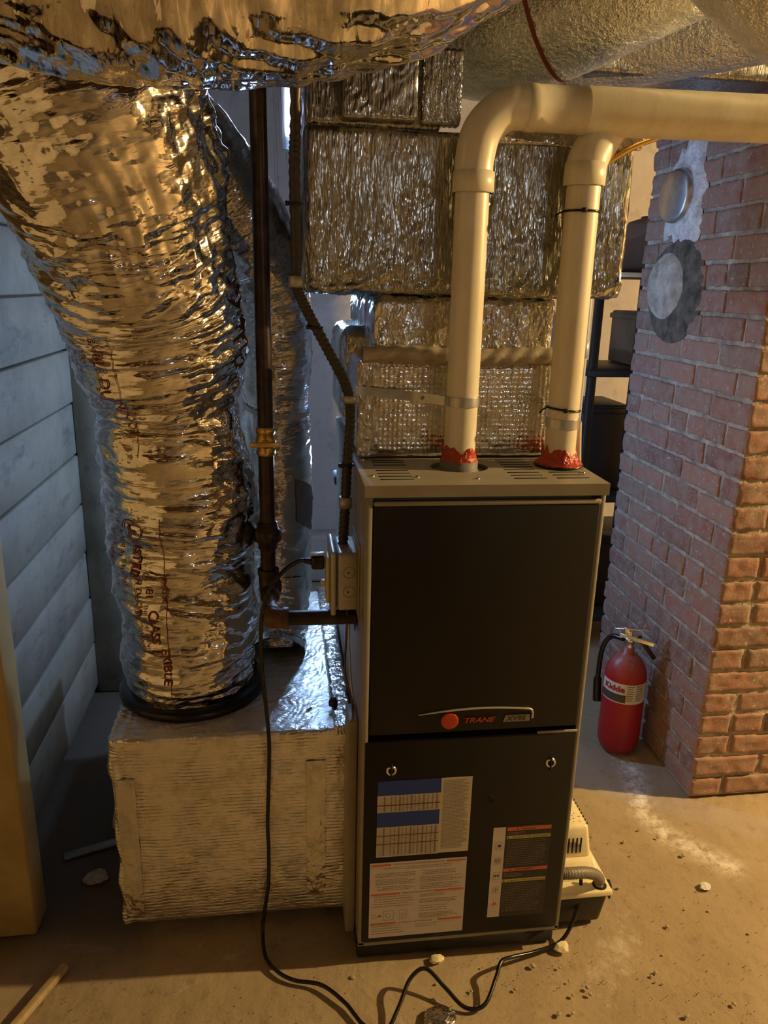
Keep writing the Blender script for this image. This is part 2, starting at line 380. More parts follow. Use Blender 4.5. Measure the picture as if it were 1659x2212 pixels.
# floor: fine grid with shallow swells
xs = np.linspace(-2.4, 4.0, 320); ys = np.linspace(-3.6, 2.4, 300); X, Y = np.meshgrid(xs, ys, indexing='ij')
pp = np.stack([X, Y, X*0], -1); Z = .0035*vn(pp*3, 4)+.0018*vn(pp*9, 5)+.001*vn(pp*28, 6)-.004
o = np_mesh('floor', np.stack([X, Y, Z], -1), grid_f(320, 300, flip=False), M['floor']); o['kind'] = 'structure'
Qx = pp.reshape(-1, 3); dark_left = np.clip((-.46-Qx[:, 0]+.05*vn(Qx*6, 8))/.08, 0, 1)*np.clip((Qx[:, 1]-.02)/.15, 0, 1)  # mask that darkens the floor colour left of the ribbed box
at = o.data.attributes.new('dark_left', 'FLOAT', 'POINT'); at.data.foreach_set('value', (dark_left*.85).astype(np.float32))
cl = np.array([(.91, .69), (.905, .62), (.885, .53), (.845, .42), (.88, .31), (.93, .25), (.98, .19)]); Q = pp.reshape(-1, 3)[:, :2]; dm = np.full(len(Q), 9.)
for a_, b_ in zip(cl[:-1], cl[1:]):
    t_ = np.clip(((Q-a_)@(b_-a_))/((b_-a_)@(b_-a_)), 0, 1); dm = np.minimum(dm, np.linalg.norm(Q-a_-t_[:, None]*(b_-a_), axis=1))
at = o.data.attributes.new('crust', 'FLOAT', 'POINT'); at.data.foreach_set('value', np.exp(-(dm/.032)**2).astype(np.float32))
mb = sheet(-2.4, 4.0, -3.6, 2.4, CEIL, CEIL+.03); struct('ceiling', mb, M['joist'])
for i in range(15):
    x = -2.2+i*.42
    struct('trim_%d' % (i+1), MB().box(x, x+.045, -3.55, 2.3, CEIL-.11, CEIL), M['joist'])
# left partition of horizontal painted boards, x = -0.80
mb = MB(); z = .03; i = 0
while z < CEIL-.1:
    t = .166; mb.box(-.835, -.80+.002*math.sin(i*2.3), .12, 2.36, z, min(z+t-.006, CEIL-.02), .003, 1); z += t; i += 1
struct('wall_left', mb, M['boards'])
struct('wall_left_backing', MB().box(-.85, -.818, .12, 2.36, 0, CEIL), M['joist'])
struct('wall_back', MB().box(-.9, 4.0, 2.32, 2.42, 0, CEIL).box(-.8, 4.0, 2.20, 2.32, 0, .24, .02, 2), M['parge'])
struct('wall_right', sheet(3.95, 4.05, -3.6, 2.4, 0, CEIL), M['roomwall'])
struct('wall_front', sheet(-2.4, 4.0, -3.68, -3.6, 0, CEIL), M['roomwall'])
struct('wall_far_left', sheet(-1.68, -1.6, -3.6, 2.4, 0, CEIL), M['creamwall'])
struct('trim_20', MB().box(-.80, -.695, 1.22, 1.27, 0, CEIL, .003, 1), M['boards'])
o = MB().box(-.86, -.70, .15, .23, 0, CEIL, .006, 2).build('wooden_post', M['yellowpost'])
tag(o, 'yellowed painted wooden post at the left end of the board wall', 'post')
o = MB().box(-.775, -.745, .235, .262, 0, CEIL, .003, 1).build('trim_21', M['boards']); o['kind'] = 'structure'
a = Vector((-.615, .055, 0)); b_ = Vector((-.735, -.20, 0)); d = (b_-a).normalized(); nrm = Vector((-d.y, d.x, 0))
mb = MB(); Mx = Matrix((d, nrm, Vector((0, 0, 1)))).transposed().to_4x4(); Mx.translation = a
mb.box(0, .55, -.009, .009, -.002, .014, .004, 2, Mx); o = mb.build('wood_strip', M['wood'])
tag(o, 'thin pale wood strip lying on the floor at the lower left corner', 'wood strip')

# ------------------------------------------------------------------ brick chimney
CX0, CX1, CY0, CY1 = 1.01, 1.66, .46, 1.15
ch = thing('brick_chimney', (1.33, .8, 0), 'square red brick chimney with two round flue covers at the right', 'chimney')
MB().box(CX0+.0035, CX1-.01, CY0+.0035, CY1-.01, 0, CEIL).build('mortar', M['mortar'], ch)
rs = np.random.RandomState(3); V = []; Fq = []; tint = []; n0 = 0
def brick(o, ua, va, L, H, D, nrm_):
    """one brick face slab: origin o, along ua (L), up va (H), out nrm (D)"""
    global n0
    def ed(Lx, n): a = .0011/Lx; b = .0032/Lx; return np.concatenate([[0, a, b], np.linspace(b, 1-b, n+2)[1:-1], [1-b, 1-a, 1]])
    tu, tv = ed(L, max(3, int(L/.010))), ed(H, 6); nu, nv = len(tu), len(tv)
    U_, W_ = np.meshgrid(tu, tv, indexing='ij')
    e = np.minimum(np.minimum(U_, 1-U_)*L, np.minimum(W_, 1-W_)*H); dep = D*np.clip(e/.0032, 0, 1)**.4
    P = o+U_[..., None]*ua*L+W_[..., None]*va*H
    nz = vn(P*45+7, 2)*.0028+vn(P*120, 5)*.0012
    P = P+nrm_*(dep+nz*(e > .0005)-.006*(e < .0005))[..., None]+(vn(P*60, 9)*.0018)[..., None]*va+(vn(P*50, 19)*.0022)[..., None]*ua
    V.append(P.reshape(-1, 3)); flip = np.dot(np.cross(ua, va), nrm_) < 0
    Fq.append(grid_f(nu, nv, n0, flip=flip)); tint.append(np.full(nu*nv, rs.rand())); n0 += nu*nv
course = .0675; up_ = np.array([0, 0, 1.]); c = 0; z = .004
while z < CEIL-.02:
    H = course-.0095; hdr = (c % 6 == 3)
    y = CY1 - (0 if c % 2 else .1); Lb = .1 if hdr else .205
    y = CY1+(.0 if c % 2 else .1)
    while y > CY0+.01:
        a_, b_ = max(CY0, y-Lb+.009), min(CY1, y)
        if a_ < CY0+.03: a_ = CY0-.001
        if b_-a_ > .02:
            j = rs.normal()*.0012
            brick(np.array([CX0+.007+j, a_, z+rs.normal()*.0008]), np.array([0, 1., 0]), up_, b_-a_, H, .0075+rs.rand()*.002, np.array([-1., 0, 0]))
        y -= Lb
        if y < CY0+.05: break
    x = CX0 - (.1 if c % 2 == 0 else 0)
    while x < CX1-.01:
        a_, b_ = max(CX0, x), min(CX1, x+Lb-.009)
        if b_-a_ > .02:
            j = rs.normal()*.0012
            brick(np.array([a_-(.001 if a_ <= CX0 else 0), CY0+.007+j, z+rs.normal()*.0008]), np.array([1., 0, 0]), up_, b_-a_, H, .0075+rs.rand()*.002, np.array([0, -1., 0]))
        x += Lb
    z += course; c += 1
o = np_mesh('bricks', np.concatenate(V), np.concatenate(Fq), M['brick'], ch)
at = o.data.attributes.new('tint', 'FLOAT', 'POINT'); at.data.foreach_set('value', np.concatenate(tint).astype(np.float32))
def blob(cy, cz, ry, rz, th, seed, rough_=.18, x=CX0, n=72, rings=12):
    mb = MB(); V = []; 
    for i in range(rings+1):
        t = i/rings
        for k_ in range(n):
            a_ = 2*math.pi*k_/n; w_ = 1+rough_*(float(vn(np.array([math.cos(a_)*1.7+.37, math.sin(a_)*1.7+.41, seed+.5]), seed))+.5*float(vn(np.array([math.cos(a_)*5+.37, math.sin(a_)*5+.41, seed+.5]), seed+1)))
            rr = t*w_; h = th*(1-t**6)+.0025*float(vn(np.array([rr*math.cos(a_)*5, rr*math.sin(a_)*5, seed+1]), 3))*(1-t)
            V.append((x-h, cy+ry*rr*math.cos(a_), cz+rz*rr*math.sin(a_)))
    Fc = [(i*n+k_, i*n+(k_+1) % n, (i+1)*n+(k_+1) % n, (i+1)*n+k_) for i in range(rings) for k_ in range(n)]
    return mb.add(V, Fc)
o = blob(.92, 1.69, .115, .155, .012, 5, .45).build('plaster_patch', M['plaster'], ch); tag(o, 'cracked white plaster')
o = MB().lathe([(0, -.026), (.066, -.026), (.072, -.022), (.074, -.01), (.074, 0)], (CX0, .945, 1.67), 48, 'x').build('flue_cover', M['galv'], ch); tag(o, 'small shiny metal cover, upper of the two')
for v_ in o.data.vertices: v_.co.y = .95+(v_.co.y-.945)*1.18; v_.co.x -= .004
o = blob(.92, 1.41, .165, .150, .011, 8, .05).build('soot_ring', M['soot'], ch)
o = blob(.965, 1.42, .119, .103, .026, 12, .03).build('flue_cover', M['flue_cement'], ch); tag(o, 'large grey cement cover, lower of the two')

# ------------------------------------------------------------------ furnace
FW, FD, FZ0, FZ1 = .445, .72, .05, 1.066
fu = thing('furnace', (.222, .36, 0), 'tall dark grey gas furnace cabinet standing in the middle of the basement', 'furnace')
MB().box(.0, FW-.004, .012, FD-.01, 0, FZ0+.002, .004, 1).build('base_pad', M['base'], fu)
mb = MB(); t = .004
mb.box(0, .003, .0, FD, FZ0, FZ1-.02).box(FW-.003, FW, .0, FD, FZ0, FZ1-.02).box(0, FW, FD-.003, FD, FZ0, FZ1-.02)
mb.box(0, FW, .03, .034, FZ0, FZ1-.02).box(0, .013, -.002, .002, FZ0, FZ1-.02, .001, 1).box(FW-.009, FW, -.002, .002, FZ0, FZ1-.02, .001, 1).box(0, FW, -.002, FD, FZ0-.002, FZ0+.006)
mb.build('cabinet', M['cabinet'], fu)
# lid with an open round hole: grid of quads around the hole, lip all round
HX, HY, HR = .197, .132, .057
bm = bmesh.new(); nseg = 48
outer = []
def rect_pt(a_):
    dx, dy = math.cos(a_), math.sin(a_); x0, x1, y0, y1 = -.003-HX, FW+.003-HX, -.008-HY, FD+.003-HY
    tt = min([(x1 if dx > 0 else x0)/dx if abs(dx) > 1e-9 else 1e9, (y1 if dy > 0 else y0)/dy if abs(dy) > 1e-9 else 1e9]); return (HX+dx*tt, HY+dy*tt)
angs = sorted([2*math.pi*i/nseg for i in range(nseg)]+[math.atan2(cy-HY, cx-HX) % (2*math.pi) for cx in (-.003, FW+.003) for cy in (-.008, FD+.003)])
O = [bm.verts.new((*rect_pt(a_), FZ1)) for a_ in angs]; I = [bm.verts.new((HX+HR*math.cos(a_), HY+HR*.82*math.sin(a_), FZ1)) for a_ in angs]
I2 = [bm.verts.new((v_.co.x, v_.co.y, FZ1-.008)) for v_ in I]; O2 = [bm.verts.new((v_.co.x, v_.co.y, FZ1-.022)) for v_ in O]
n_ = len(angs)
for i in range(n_):
    j = (i+1) % n_; bm.faces.new((O[i], O[j], I[j], I[i])); bm.faces.new((I[i], I[j], I2[j], I2[i])); bm.faces.new((O2[i], O2[j], O[j], O[i]))
me = bpy.data.meshes.new('top_panel'); bmesh.ops.recalc_face_normals(bm, faces=bm.faces[:]); bm.to_mesh(me); bm.free()
link('top_panel', me, M['cabinet'], fu)
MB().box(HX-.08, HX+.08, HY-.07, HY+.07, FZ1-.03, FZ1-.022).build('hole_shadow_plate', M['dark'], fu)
mb = MB()
def slot(x0, x1, y, h=.0055): mb.box(x0, x1, y-h/2, y+h/2, FZ1-.004, FZ1+.0006, .0005, 1)
for y in (.188, .172, .150): slot(.030, .095, y)
for y in (.105, .082, .059, .036): slot(.030, .092, y)
for y in (.188, .168, .148, .128): slot(.285, .345, y)
for y in (.105, .082, .059, .036): slot(.280, .342, y)
for y in (.082, .059, .036): slot(.362, .425, y)
mb.build('vent_slots', M['dark'], fu)
for (x, y) in ((.018, .060), (.428, .075), (.013, .195), (.10, .05), (.21, .035)):
    MB().lathe([(0, .003), (.003, .0028), (.0042, .001), (.0044, 0)], (x, y, FZ1), 12).build('screw', M['chrome'], fu)
MB().box(.014, FW-.009, -.006, .028, .562, 1.030, .005, 3).build('upper_door', M['door'], fu)
MB().box(.014, FW-.009, -.007, .002, 1.027, 1.036, .003, 2).build('door_lip', M['cabinet'], fu)
MB().box(.006, FW-.006, -.004, .028, .058, .548, .004, 2).build('lower_door', M['door'], fu)
MB().box(.355, FW-.006, -.0035, .0, .546, .552, .001, 1).build('door_tab', M['cabinet'], fu)
# badge
YB = -.0075
bd = MB(); arch = [(.110+.222*t_, YB-.001, .6035+.0115*math.sin(math.pi*(.06+.80*t_))) for t_ in np.linspace(0, 1, 18)]
e_ = arch[-1]; arch += [(e_[0]+.005, YB-.001, e_[2]-.003), (e_[0]+.007, YB-.001, e_[2]-.009), (e_[0]+.007, YB-.001, e_[2]-.021)]
R_ = [.0009+.0014*min(1, i/5) for i in range(len(arch))]
badge = bd.tube(arch, R_, 10).build('badge_trim', M['trim'], fu)
MB().lathe([(0, -.004), (.008, -.004), (.0155, -.004), (.0172, -.0036), (.0175, -.002), (.0175, .002)], (.172, YB+.001, .5895), 40, 'y').build('round_emblem', M['red'], fu)
mb = MB(); text_on(mb, 'TRANE', .0150, lambda x, y: (.199+x*1.28, YB-.0006, .5835+y), font_shear=.35, bold=.0005); mb.build('brand_lettering', M['red'], fu)
mb = MB(); mb.add([(.2800, YB, .5805), (.3345, YB, .5805), (.3345, YB, .5955), (.2845, YB, .5955)], [(0, 1, 2, 3)], False); mb.build('model_plate', M['plate'], fu)
mb = MB(); text_on(mb, 'XV95', .0145, lambda x, y: (.2865+x*1.15, YB-.0006, .5832+y), font_shear=.2, bold=.0004); mb.build('model_lettering', M['ink'], fu)
for (x, z) in ((.060, .482), (.388, .479)):
    o = MB().lathe([(.0065, -.003), (.0085, -.0045), (.0108, -.003), (.0112, .001)], (x, -.004, z), 28, 'y').build('door_latch', M['chrome'], fu)
    MB().lathe([(0, -.0015), (.0072, -.001), (.0072, .001)], (x, -.0045, z), 20, 'y').box(x-.0025, x+.0025, -.0085, -.004, z-.016, z+.015, .001, 1).build('latch_slot', M['dark'], o)
MB().lathe([(.0052, -.0005), (.0062, -.0012), (.0072, -.0005), (.0074, .001)], (.269, -.004, .400), 24, 'y').build('door_plug', M['dark'], fu)
# printed labels on the lower door
YL = -.0046
def quad(mb, x0, x1, z0, z1, y=YL): mb.add([(x0, y, z0), (x1, y, z0), (x1, y, z1), (x0, y, z1)], [(0, 1, 2, 3)], False)
rr = random.Random(5)
def lines(mb, x0, x1, ztop, zbot, pitch=.0042, h=.0016, y=YL-.0004, gap=.0014, ragged=.25):
    z = ztop
    while z-h > zbot:
        x = x0; xe = x1-(rr.random()**2*ragged)*(x1-x0)
        while x < xe:
            L_ = rr.uniform(.002, .009); quad(mb, x, min(xe, x+L_), z-h, z, y); x += L_+gap
        z -= pitch
# table label
lb = MB(); quad(lb, .034, .163, .276, .446); quad(lb, .163, .227, .277, .458); L1 = lb.build('ratings_label', M['paper'], fu)
for q_ in ((.034, .163, .424, .458), (.034, .162, .349, .384)):
    mb = MB(); quad(mb, *q_, YL-.0003); mb.build('blue_header', M['blue'], L1)
mb = MB()
for zt, zb in ((.422, .386), (.347, .280)):
    z = zt-.003
    while z > zb: quad(mb, .036, .161, z-.0006, z, YL-.0004); z -= .0032
    for i, x in enumerate([.047, .062, .070, .078, .086, .094, .102, .110, .118, .127, .136, .146, .154]):
        quad(mb, x, x+(.0014 if i % 3 else .0032), zb, zt, YL-.0004)
lines(mb, .168, .222, .452, .284, .0034, .0014, gap=.0009)
mb.build('fine_print', M['inkgrey'], L1)
for z in (.4015, .3285, .3085):
    mb = MB(); quad(mb, .034, .162, z-.0016, z+.0004, YL-.0006); mb.build('table_rule', M['inkred'], L1)
# operating instructions label
lb = MB(); quad(lb, .022, .226, .070, .262); L2 = lb.build('instruction_label', M['paperw'], fu)
for (x0, x1, z) in ((.025, .066, .2535), (.183, .223, .2535), (.025, .086, .1795), (.160, .223, .1795), (.025, .079, .1035), (.170, .222, .1035)):
    mb = MB(); quad(mb, x0, x1, z, z+.0045, YL-.0004); mb.build('orange_bar', M['orange'], L2)
mb = MB()
text_on(mb, 'FOR YOUR SAFETY READ BEFORE OPERATING', .0052, lambda x, y: (.071+x, YL-.0006, .2540+y), bold=.0001)
text_on(mb, 'WARNING:', .0040, lambda x, y: (.052+x, YL-.0006, .2455+y), bold=.0001)
text_on(mb, 'OPERATING INSTRUCTIONS', .0052, lambda x, y: (.091+x, YL-.0006, .1800+y), bold=.0001)
text_on(mb, 'TO TURN OFF GAS TO APPLIANCE', .0048, lambda x, y: (.083+x, YL-.0006, .1040+y), bold=.0001)
lines(mb, .074, .195, .2490, .2400, .0042, .0013, ragged=.1)
lines(mb, .034, .118, .2350, .2230, .0040, .0015); lines(mb, .034, .118, .2200, .2050, .0040, .0015); lines(mb, .038, .118, .2015, .1880, .0042, .0014)
lines(mb, .134, .205, .2350, .2240, .0040, .0015); lines(mb, .129, .218, .2200, .2060, .0040, .0015); lines(mb, .129, .214, .2020, .1880, .0040, .0015)
lines(mb, .032, .115, .1760, .1440, .0062, .0015, ragged=.5)
lines(mb, .129, .186, .1750, .1660, .0044, .0015); lines(mb, .129, .212, .1620, .1500, .0038, .0015); lines(mb, .129, .190, .1450, .1280, .0060, .0015, ragged=.6)
lines(mb, .129, .212, .1260, .1130, .0038, .0015); lines(mb, .028, .100, .1000, .0760, .0062, .0014, ragged=.4); lines(mb, .122, .170, .0980, .0850, .0060, .0014)
for (x0, x1, z0, z1) in ((.052, .074, .1140, .1380), (.086, .102, .1150, .1380)):
    quad(mb, x0, x1, z0, z0+.0006, YL-.0005); quad(mb, x0, x1, z1, z1+.0006, YL-.0005); quad(mb, x0, x0+.0006, z0, z1, YL-.0005); quad(mb, x1, x1+.0006, z0, z1, YL-.0005)
mb.lathe([(.005, -.0008), (.0058, -.0008)], (.062, YL, .126), 20, 'y'); mb.lathe([(.004, -.0008), (.0048, -.0008)], (.0945, YL, .126), 20, 'y')
quad(mb, .040, .047, .1255, .1275, YL-.0005); mb.add([(.043, YL-.0005, .123), (.048, YL-.0005, .1265), (.043, YL-.0005, .130)], [(0, 1, 2)], False)
text_on(mb, 'GAS', .0045, lambda x, y: (.028+x, YL-.0006, .1285+y)); text_on(mb, 'INLET', .0045, lambda x, y: (.028+x, YL-.0006, .1220+y))
mb.build('instruction_print', M['inkgrey'], L2)
# warning label
lb = MB(); quad(lb, .279, .405, .098, .331); L3 = lb.build('warning_label', M['darklabel'], fu)
mb = MB(); quad(mb, .279, .3055, .099, .329, YL-.0003); mb.build('pictogram_strip', M['paperw'], L3)
for q_ in ((.309, .404, .3185, .3275), (.307, .404, .2155, .2240)):
    mb = MB(); quad(mb, *q_, YL-.0003); mb.build('orange_header', M['orange'], L3)
for q_ in ((.309, .404, .2985, .3065), (.306, .402, .1880, .1960)):
    mb = MB(); quad(mb, *q_, YL-.0003); mb.build('yellow_header', M['yellow'], L3)
mb = MB()
for (s_, x, z) in (('WARNING', .340, .3203), ('CAUTION: FOR YOUR SAFETY', .319, .3005), ('AVERTISSEMENT', .330, .2175), ('ATTENTION: POUR VOTRE SECURITE', .317, .1898)):
    text_on(mb, s_, .0062 if len(s_) < 25 else .0050, lambda px_, py_: (x+px_, YL-.0006, z+py_), bold=.0001)
for (x, z) in ((.332, .3205), (.312, .3000), (.322, .2175), (.310, .1895)):
    mb.add([(x-.003, YL-.0005, z), (x+.003, YL-.0005, z), (x, YL-.0005, z+.0052)], [(0, 1, 2)], False)
# pictograms: flame, hand, warning face, tools
mb.build('warning_print', M['ink'], L3)
for i, z in enumerate((.284, .246, .207, .170)):
    mb = MB()
    for q_ in ((.286, .300, z-.009, z-.0085), (.286, .300, z+.0085, z+.009), (.286, .2865, z-.009, z+.009), (.2995, .300, z-.009, z+.009)): quad(mb, *q_, YL-.0005)
    if i == 0: mb.lathe([(0, -.0006), (.0034, -.0006)], (.2945, YL, z-.001), 14, 'y'); mb.add([(.2885, YL-.0006, z+.006), (.2945, YL-.0006, z-.004), (.292, YL-.0006, z-.004)], [(0, 1, 2)], False)
    elif i == 1: mb.lathe([(.004, -.0006), (.0055, -.0006)], (.293, YL, z), 14, 'y'); quad(mb, .290, .296, z-.0007, z+.0007, YL-.0006)
    elif i == 2: mb.lathe([(0, -.0006), (.0028, -.0006)], (.290, YL, z), 12, 'y'); mb.lathe([(0, -.0006), (.0028, -.0006)], (.296, YL, z), 12, 'y')
    else: [mb.add([(.293, YL-.0006, z), (.293+.006*math.cos(a_), YL-.0006, z+.006*math.sin(a_)), (.293+.006*math.cos(a_+.4), YL-.0006, z+.006*math.sin(a_+.4))], [(0, 1, 2)], False) for a_ in (0, 1.2, 2.4, 3.6, 4.8)]
    mb.build('pictogram', M['ink'], L3)
mb = MB(); lines(mb, .311, .35, .315, .309, .003, .0012); lines(mb, .311, .398, .295, .229, .0045, .0009); lines(mb, .309, .35, .212, .200, .003, .0012); lines(mb, .309, .396, .184, .108, .0045, .0009)
mb.build('dim_print', M['inkgrey'], L3)
mb = MB(); mb.add([(.287, YL-.0006, .130), (.299, YL-.0006, .130), (.296, YL-.0006, .139), (.2935, YL-.0006, .135), (.291, YL-.0006, .141), (.289, YL-.0006, .134)], [(0, 1, 2, 3, 4, 5)], False); mb.build('red_pictogram', M['orange'], L3)

# ------------------------------------------------------------------ foil-wrapped return box, coil case and plenum
rb = thing('return_air_box', (-.255, .5, .035), 'foil-faced duct box with ribbed front standing against the left side of the furnace', 'duct box')
def d_ret(p, n):
    d = .0018*vn(p*8, 1)+.0010*crum(p, 41, 22, 4)
    edge = np.clip((-.455-p[:, 0])/.03, 0, 1); top = np.clip((p[:, 2]-.485)/.02, 0, 1)
    d = d+edge*.008*crum(p*np.array([1, 1, .4]), 42, 26, 4)+top*.0015*crum(p, 43, 40, 3)
    rib = -np.clip(1-np.abs(((p[:, 2]+.0016*vn(p*np.array([14, 14, 60]), 3)) % .0085)-.0042)/.0017, 0, 1)
    fr = (np.abs(n[:, 1]) > .8)*(p[:, 0] > -.44)*(p[:, 0] < -.085)
    return d+rib*fr*.0018*(.4+.6*np.clip(vn(p*np.array([9, 9, 25]), 8)+.4, 0, 1))
foil_box('box_shell', (-.507, -.006, .12, .885, .035, .502), M['scrim'], d_ret, rb, .010, .0023)
MB().box(-.455, -.4545, .1165, .1175, .04, .40).build('scrim_seam', M['tape'], rb)
foil_box('foil_tape', (-.105, -.062, .1165, .1195, .085, .43), M['tape'], lambda p, n: .0006*crum(p, 51, 25, 4), rb, .0012, .003)
foil_box('foil_tape', (-.497, -.458, .1155, .1195, .06, .41), M['tape'], lambda p, n: .0011*crum(p*np.array([1, 1, .3]), 52, 35, 4), rb, .0012, .003)
MB().box(-.022, -.001, .055, .125, .03, .56, .004, 2).build('side_flange', M['cabinet'], rb)
foil_box('corner_tape', (-.045, -.004, .118, .90, .485, .512), M['tape'], lambda p, n: .003*crum(p, 53, 25, 4), rb, .005, .004)
# torn insulation at its left side
def leafy(name, c, ry, rz, x, seed, mat, parent=None):
    mb = MB(); n = 60; V = []
    for s_ in (0, 1):
        for k_ in range(n):
            a_ = 2*math.pi*k_/n; w_ = 1+.35*float(vn(np.array([math.cos(a_)*3, math.sin(a_)*3, seed]), seed))
            V.append((x-.006*s_-.012*math.sin(a_*2)**2, c[0]+ry*w_*math.cos(a_), c[1]+rz*w_*math.sin(a_)))
    Fc = [tuple(range(n)), tuple(range(2*n-1, n-1, -1))]+[(k_, (k_+1) % n, n+(k_+1) % n, n+k_) for k_ in range(n)]
    return mb.add(V, Fc, False).build(name, mat, parent)
tr = leafy('torn_insulation', (.30, .30), .10, .10, -.515, 4, M['torn'], rb); tag(tr, 'torn grey insulation flap')

cc = thing('coil_case', (.21, .46, 1.066), 'bubble-foil wrapped coil case and foil neck sitting on top of the furnace', 'coil case')
def d_coil(p, n): return .0022*vn(p*9, 11)+.0012*crum(p, 61, 25, 4)
foil_box('bubble_wrap_shell', (.004, .425, .205, .745, 1.0675, 1.262), M['bubble'], d_coil, cc, .016, .004)
# twisted foil rope along the front shoulder
P_ = [(.012+.41*t_, .212, 1.272+.003*math.sin(t_*9)) for t_ in np.linspace(0, 1, 60)]
V = []; nn = 24
for i, p in enumerate(P_):
    for k_ in range(nn):
        a_ = 2*math.pi*k_/nn; r_ = .0150+.0032*abs(math.sin(a_*1.0+i*.62)); V.append((p[0], p[1]+r_*math.cos(a_), p[2]+r_*math.sin(a_)))
MB().add(V, [(i*nn+k_, (i+1)*nn+k_, (i+1)*nn+(k_+1) % nn, i*nn+(k_+1) % nn) for i in range(59) for k_ in range(nn)]).build('foil_roll', M['rope'], cc)
def d_neck(p, n): return .004*vn(p*10, 12)+.0065*crum(p*np.array([.7, .7, 1]), 63, 14, 4)+.0018*crum(p, 64, 50, 4)
foil_box('foil_neck', (.035, .405, .235, .715, 1.25, 1.386), M['tape'], d_neck, cc, .02, .003)
foil_box('side_wrap', (-.012, .07, .44, .765, 1.10, 1.315), M['tape'], lambda p, n: .005*crum(p, 66, 14, 4)+.003*vn(p*12, 3), cc, .03, .004)
foil_box('corner_tape', (.002, .045, .203, .208, 1.07, 1.26), M['tape'], lambda p, n: .002*crum(p, 67, 22, 4), cc, .0022, .003)

pl = thing('supply_plenum', (.21, .5, 1.39), 'large wrinkled foil-wrapped plenum box hanging above the furnace', 'plenum')
def d_pl(p, n):
    low = np.clip((1.455-p[:, 2])/.05, 0, 1); mid = np.clip((1.66-p[:, 2])/.12, .15, 1)
    q = p*np.array([1, 1, .22])
    return .003*vn(p*6, 13)+mid*.0028*crum(q, 71, 38, 4, .9)+mid*.0012*crum(q, 72, 90, 3)+low*(.0075*crum(p, 73, 16, 4)+.002*crum(p, 74, 50, 3))
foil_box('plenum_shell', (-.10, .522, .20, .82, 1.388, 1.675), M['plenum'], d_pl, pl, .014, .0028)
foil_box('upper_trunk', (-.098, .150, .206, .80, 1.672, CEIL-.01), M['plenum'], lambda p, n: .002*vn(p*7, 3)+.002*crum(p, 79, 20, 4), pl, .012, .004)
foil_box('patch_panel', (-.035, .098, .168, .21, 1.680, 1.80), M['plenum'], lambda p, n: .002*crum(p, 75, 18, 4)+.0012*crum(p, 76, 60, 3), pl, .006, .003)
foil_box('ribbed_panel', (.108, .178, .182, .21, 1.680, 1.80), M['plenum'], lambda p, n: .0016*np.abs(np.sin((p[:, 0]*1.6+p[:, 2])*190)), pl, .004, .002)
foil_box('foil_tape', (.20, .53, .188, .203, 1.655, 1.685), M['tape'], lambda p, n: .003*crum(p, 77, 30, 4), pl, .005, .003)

# ------------------------------------------------------------------ flexible ducts
fd = thing('flexible_duct', (-.355, .33, .5), 'big shiny crinkled flexible duct rising from the ribbed box and bending left', 'flexible duct')
T1 = Tube([(-.357, .335, .507), (-.360, .33, .62), (-.358, .325, .78), (-.355, .31, .95), (-.360, .29, 1.08), (-.362, .28, 1.165), (-.372, .26, 1.25), (-.388, .225, 1.36), (-.405, .165, 1.47), (-.42, .105, 1.585), (-.45, .07, 1.70), (-.50, .045, 1.82), (-.53, .03, 1.98), (-.54, .03, CEIL)],
          [.140, .148, .150, .152, .152, .136, .160, .166, .172, .180, .190, .195, .19, .19], 101, 1.25, .0004)
T1.big = 1.0
T1.mesh('foil_sleeve', M['mylar'], fd, .0026)
MB().lathe([(.150, 0), (.162, .003), (.164, .012), (.158, .022), (.140, .024)], (-.357, .335, .500), 64).build('black_collar', M['black'], fd)
# printing on the sleeve; s = length along the duct, theta = 0 faces the camera
mb = MB()
def on1(s0, th0):
    def f(x, y):
        # text runs down the duct, its top to the right
        S = s0-x; th = th0+y/.155
        return tuple(T1.surf(np.array(S), np.array(th), .0022))
    return f
import numpy as _np
def s_at(z): return float(np.interp(z, T1.P[:, 2], T1.L))
SG = 1.0
def print1(txt, size, z, px_x, **kw):
    """place text starting at height z, horizontal offset x from the duct axis (metres, + = right)"""
    r_ = .152; th0 = math.asin(max(-.99, min(.99, px_x/r_)))
    # find which sign of theta is towards +x
    text_on(mb, txt, size, on1(s_at(z), THS*th0), **kw)
_p0 = T1.surf(np.array(.3), np.array(.3)); _p1 = T1.surf(np.array(.3), np.array(0.)); THS = 1.0 if _p0[0] > _p1[0] else -1.0
_old = on1
def on1(s0, th0):
    def f(x, y):
        return tuple(T1.surf(np.array(s0-x), np.array(th0+THS*y/.155), .0022))
    return f
print1('EXIBLE DU', .030, 1.375, -.085); print1('5000', .020, 1.335, -.112); print1('IN. H', .016, 1.345, -.128)
print1('INDOOR', .026, 1.245, -.070); print1('MEETS LISTED', .014, 1.25, -.094); print1('AIR DUCT', .014, 1.25, -.110)
print1('LISTED', .028, .920, -.090, bold=.0006); print1('/', .04, .868, -.098); print1('AIR DUCTS', .022, .850, -.088); print1('UL 181', .022, .855, -.066)
print1('BLST FORM A)', .015, .965, -.120); print1('ISSUE NO. 7-', .015, .868, -.112); print1('MH9596', .020, .850, -.034)
print1('INSPECTED UNDER', .013, .95, -.134)
print1('CLASS 1', .030, .765, -.060, bold=.0004); print1('THE UL 181 STAND', .013, .775, -.072); print1('AND NFPA DUCT', .013, .77, -.084); print1('EXIBLE', .028, .675, -.040)
print1('AIR CONN', .016, .57, -.075)
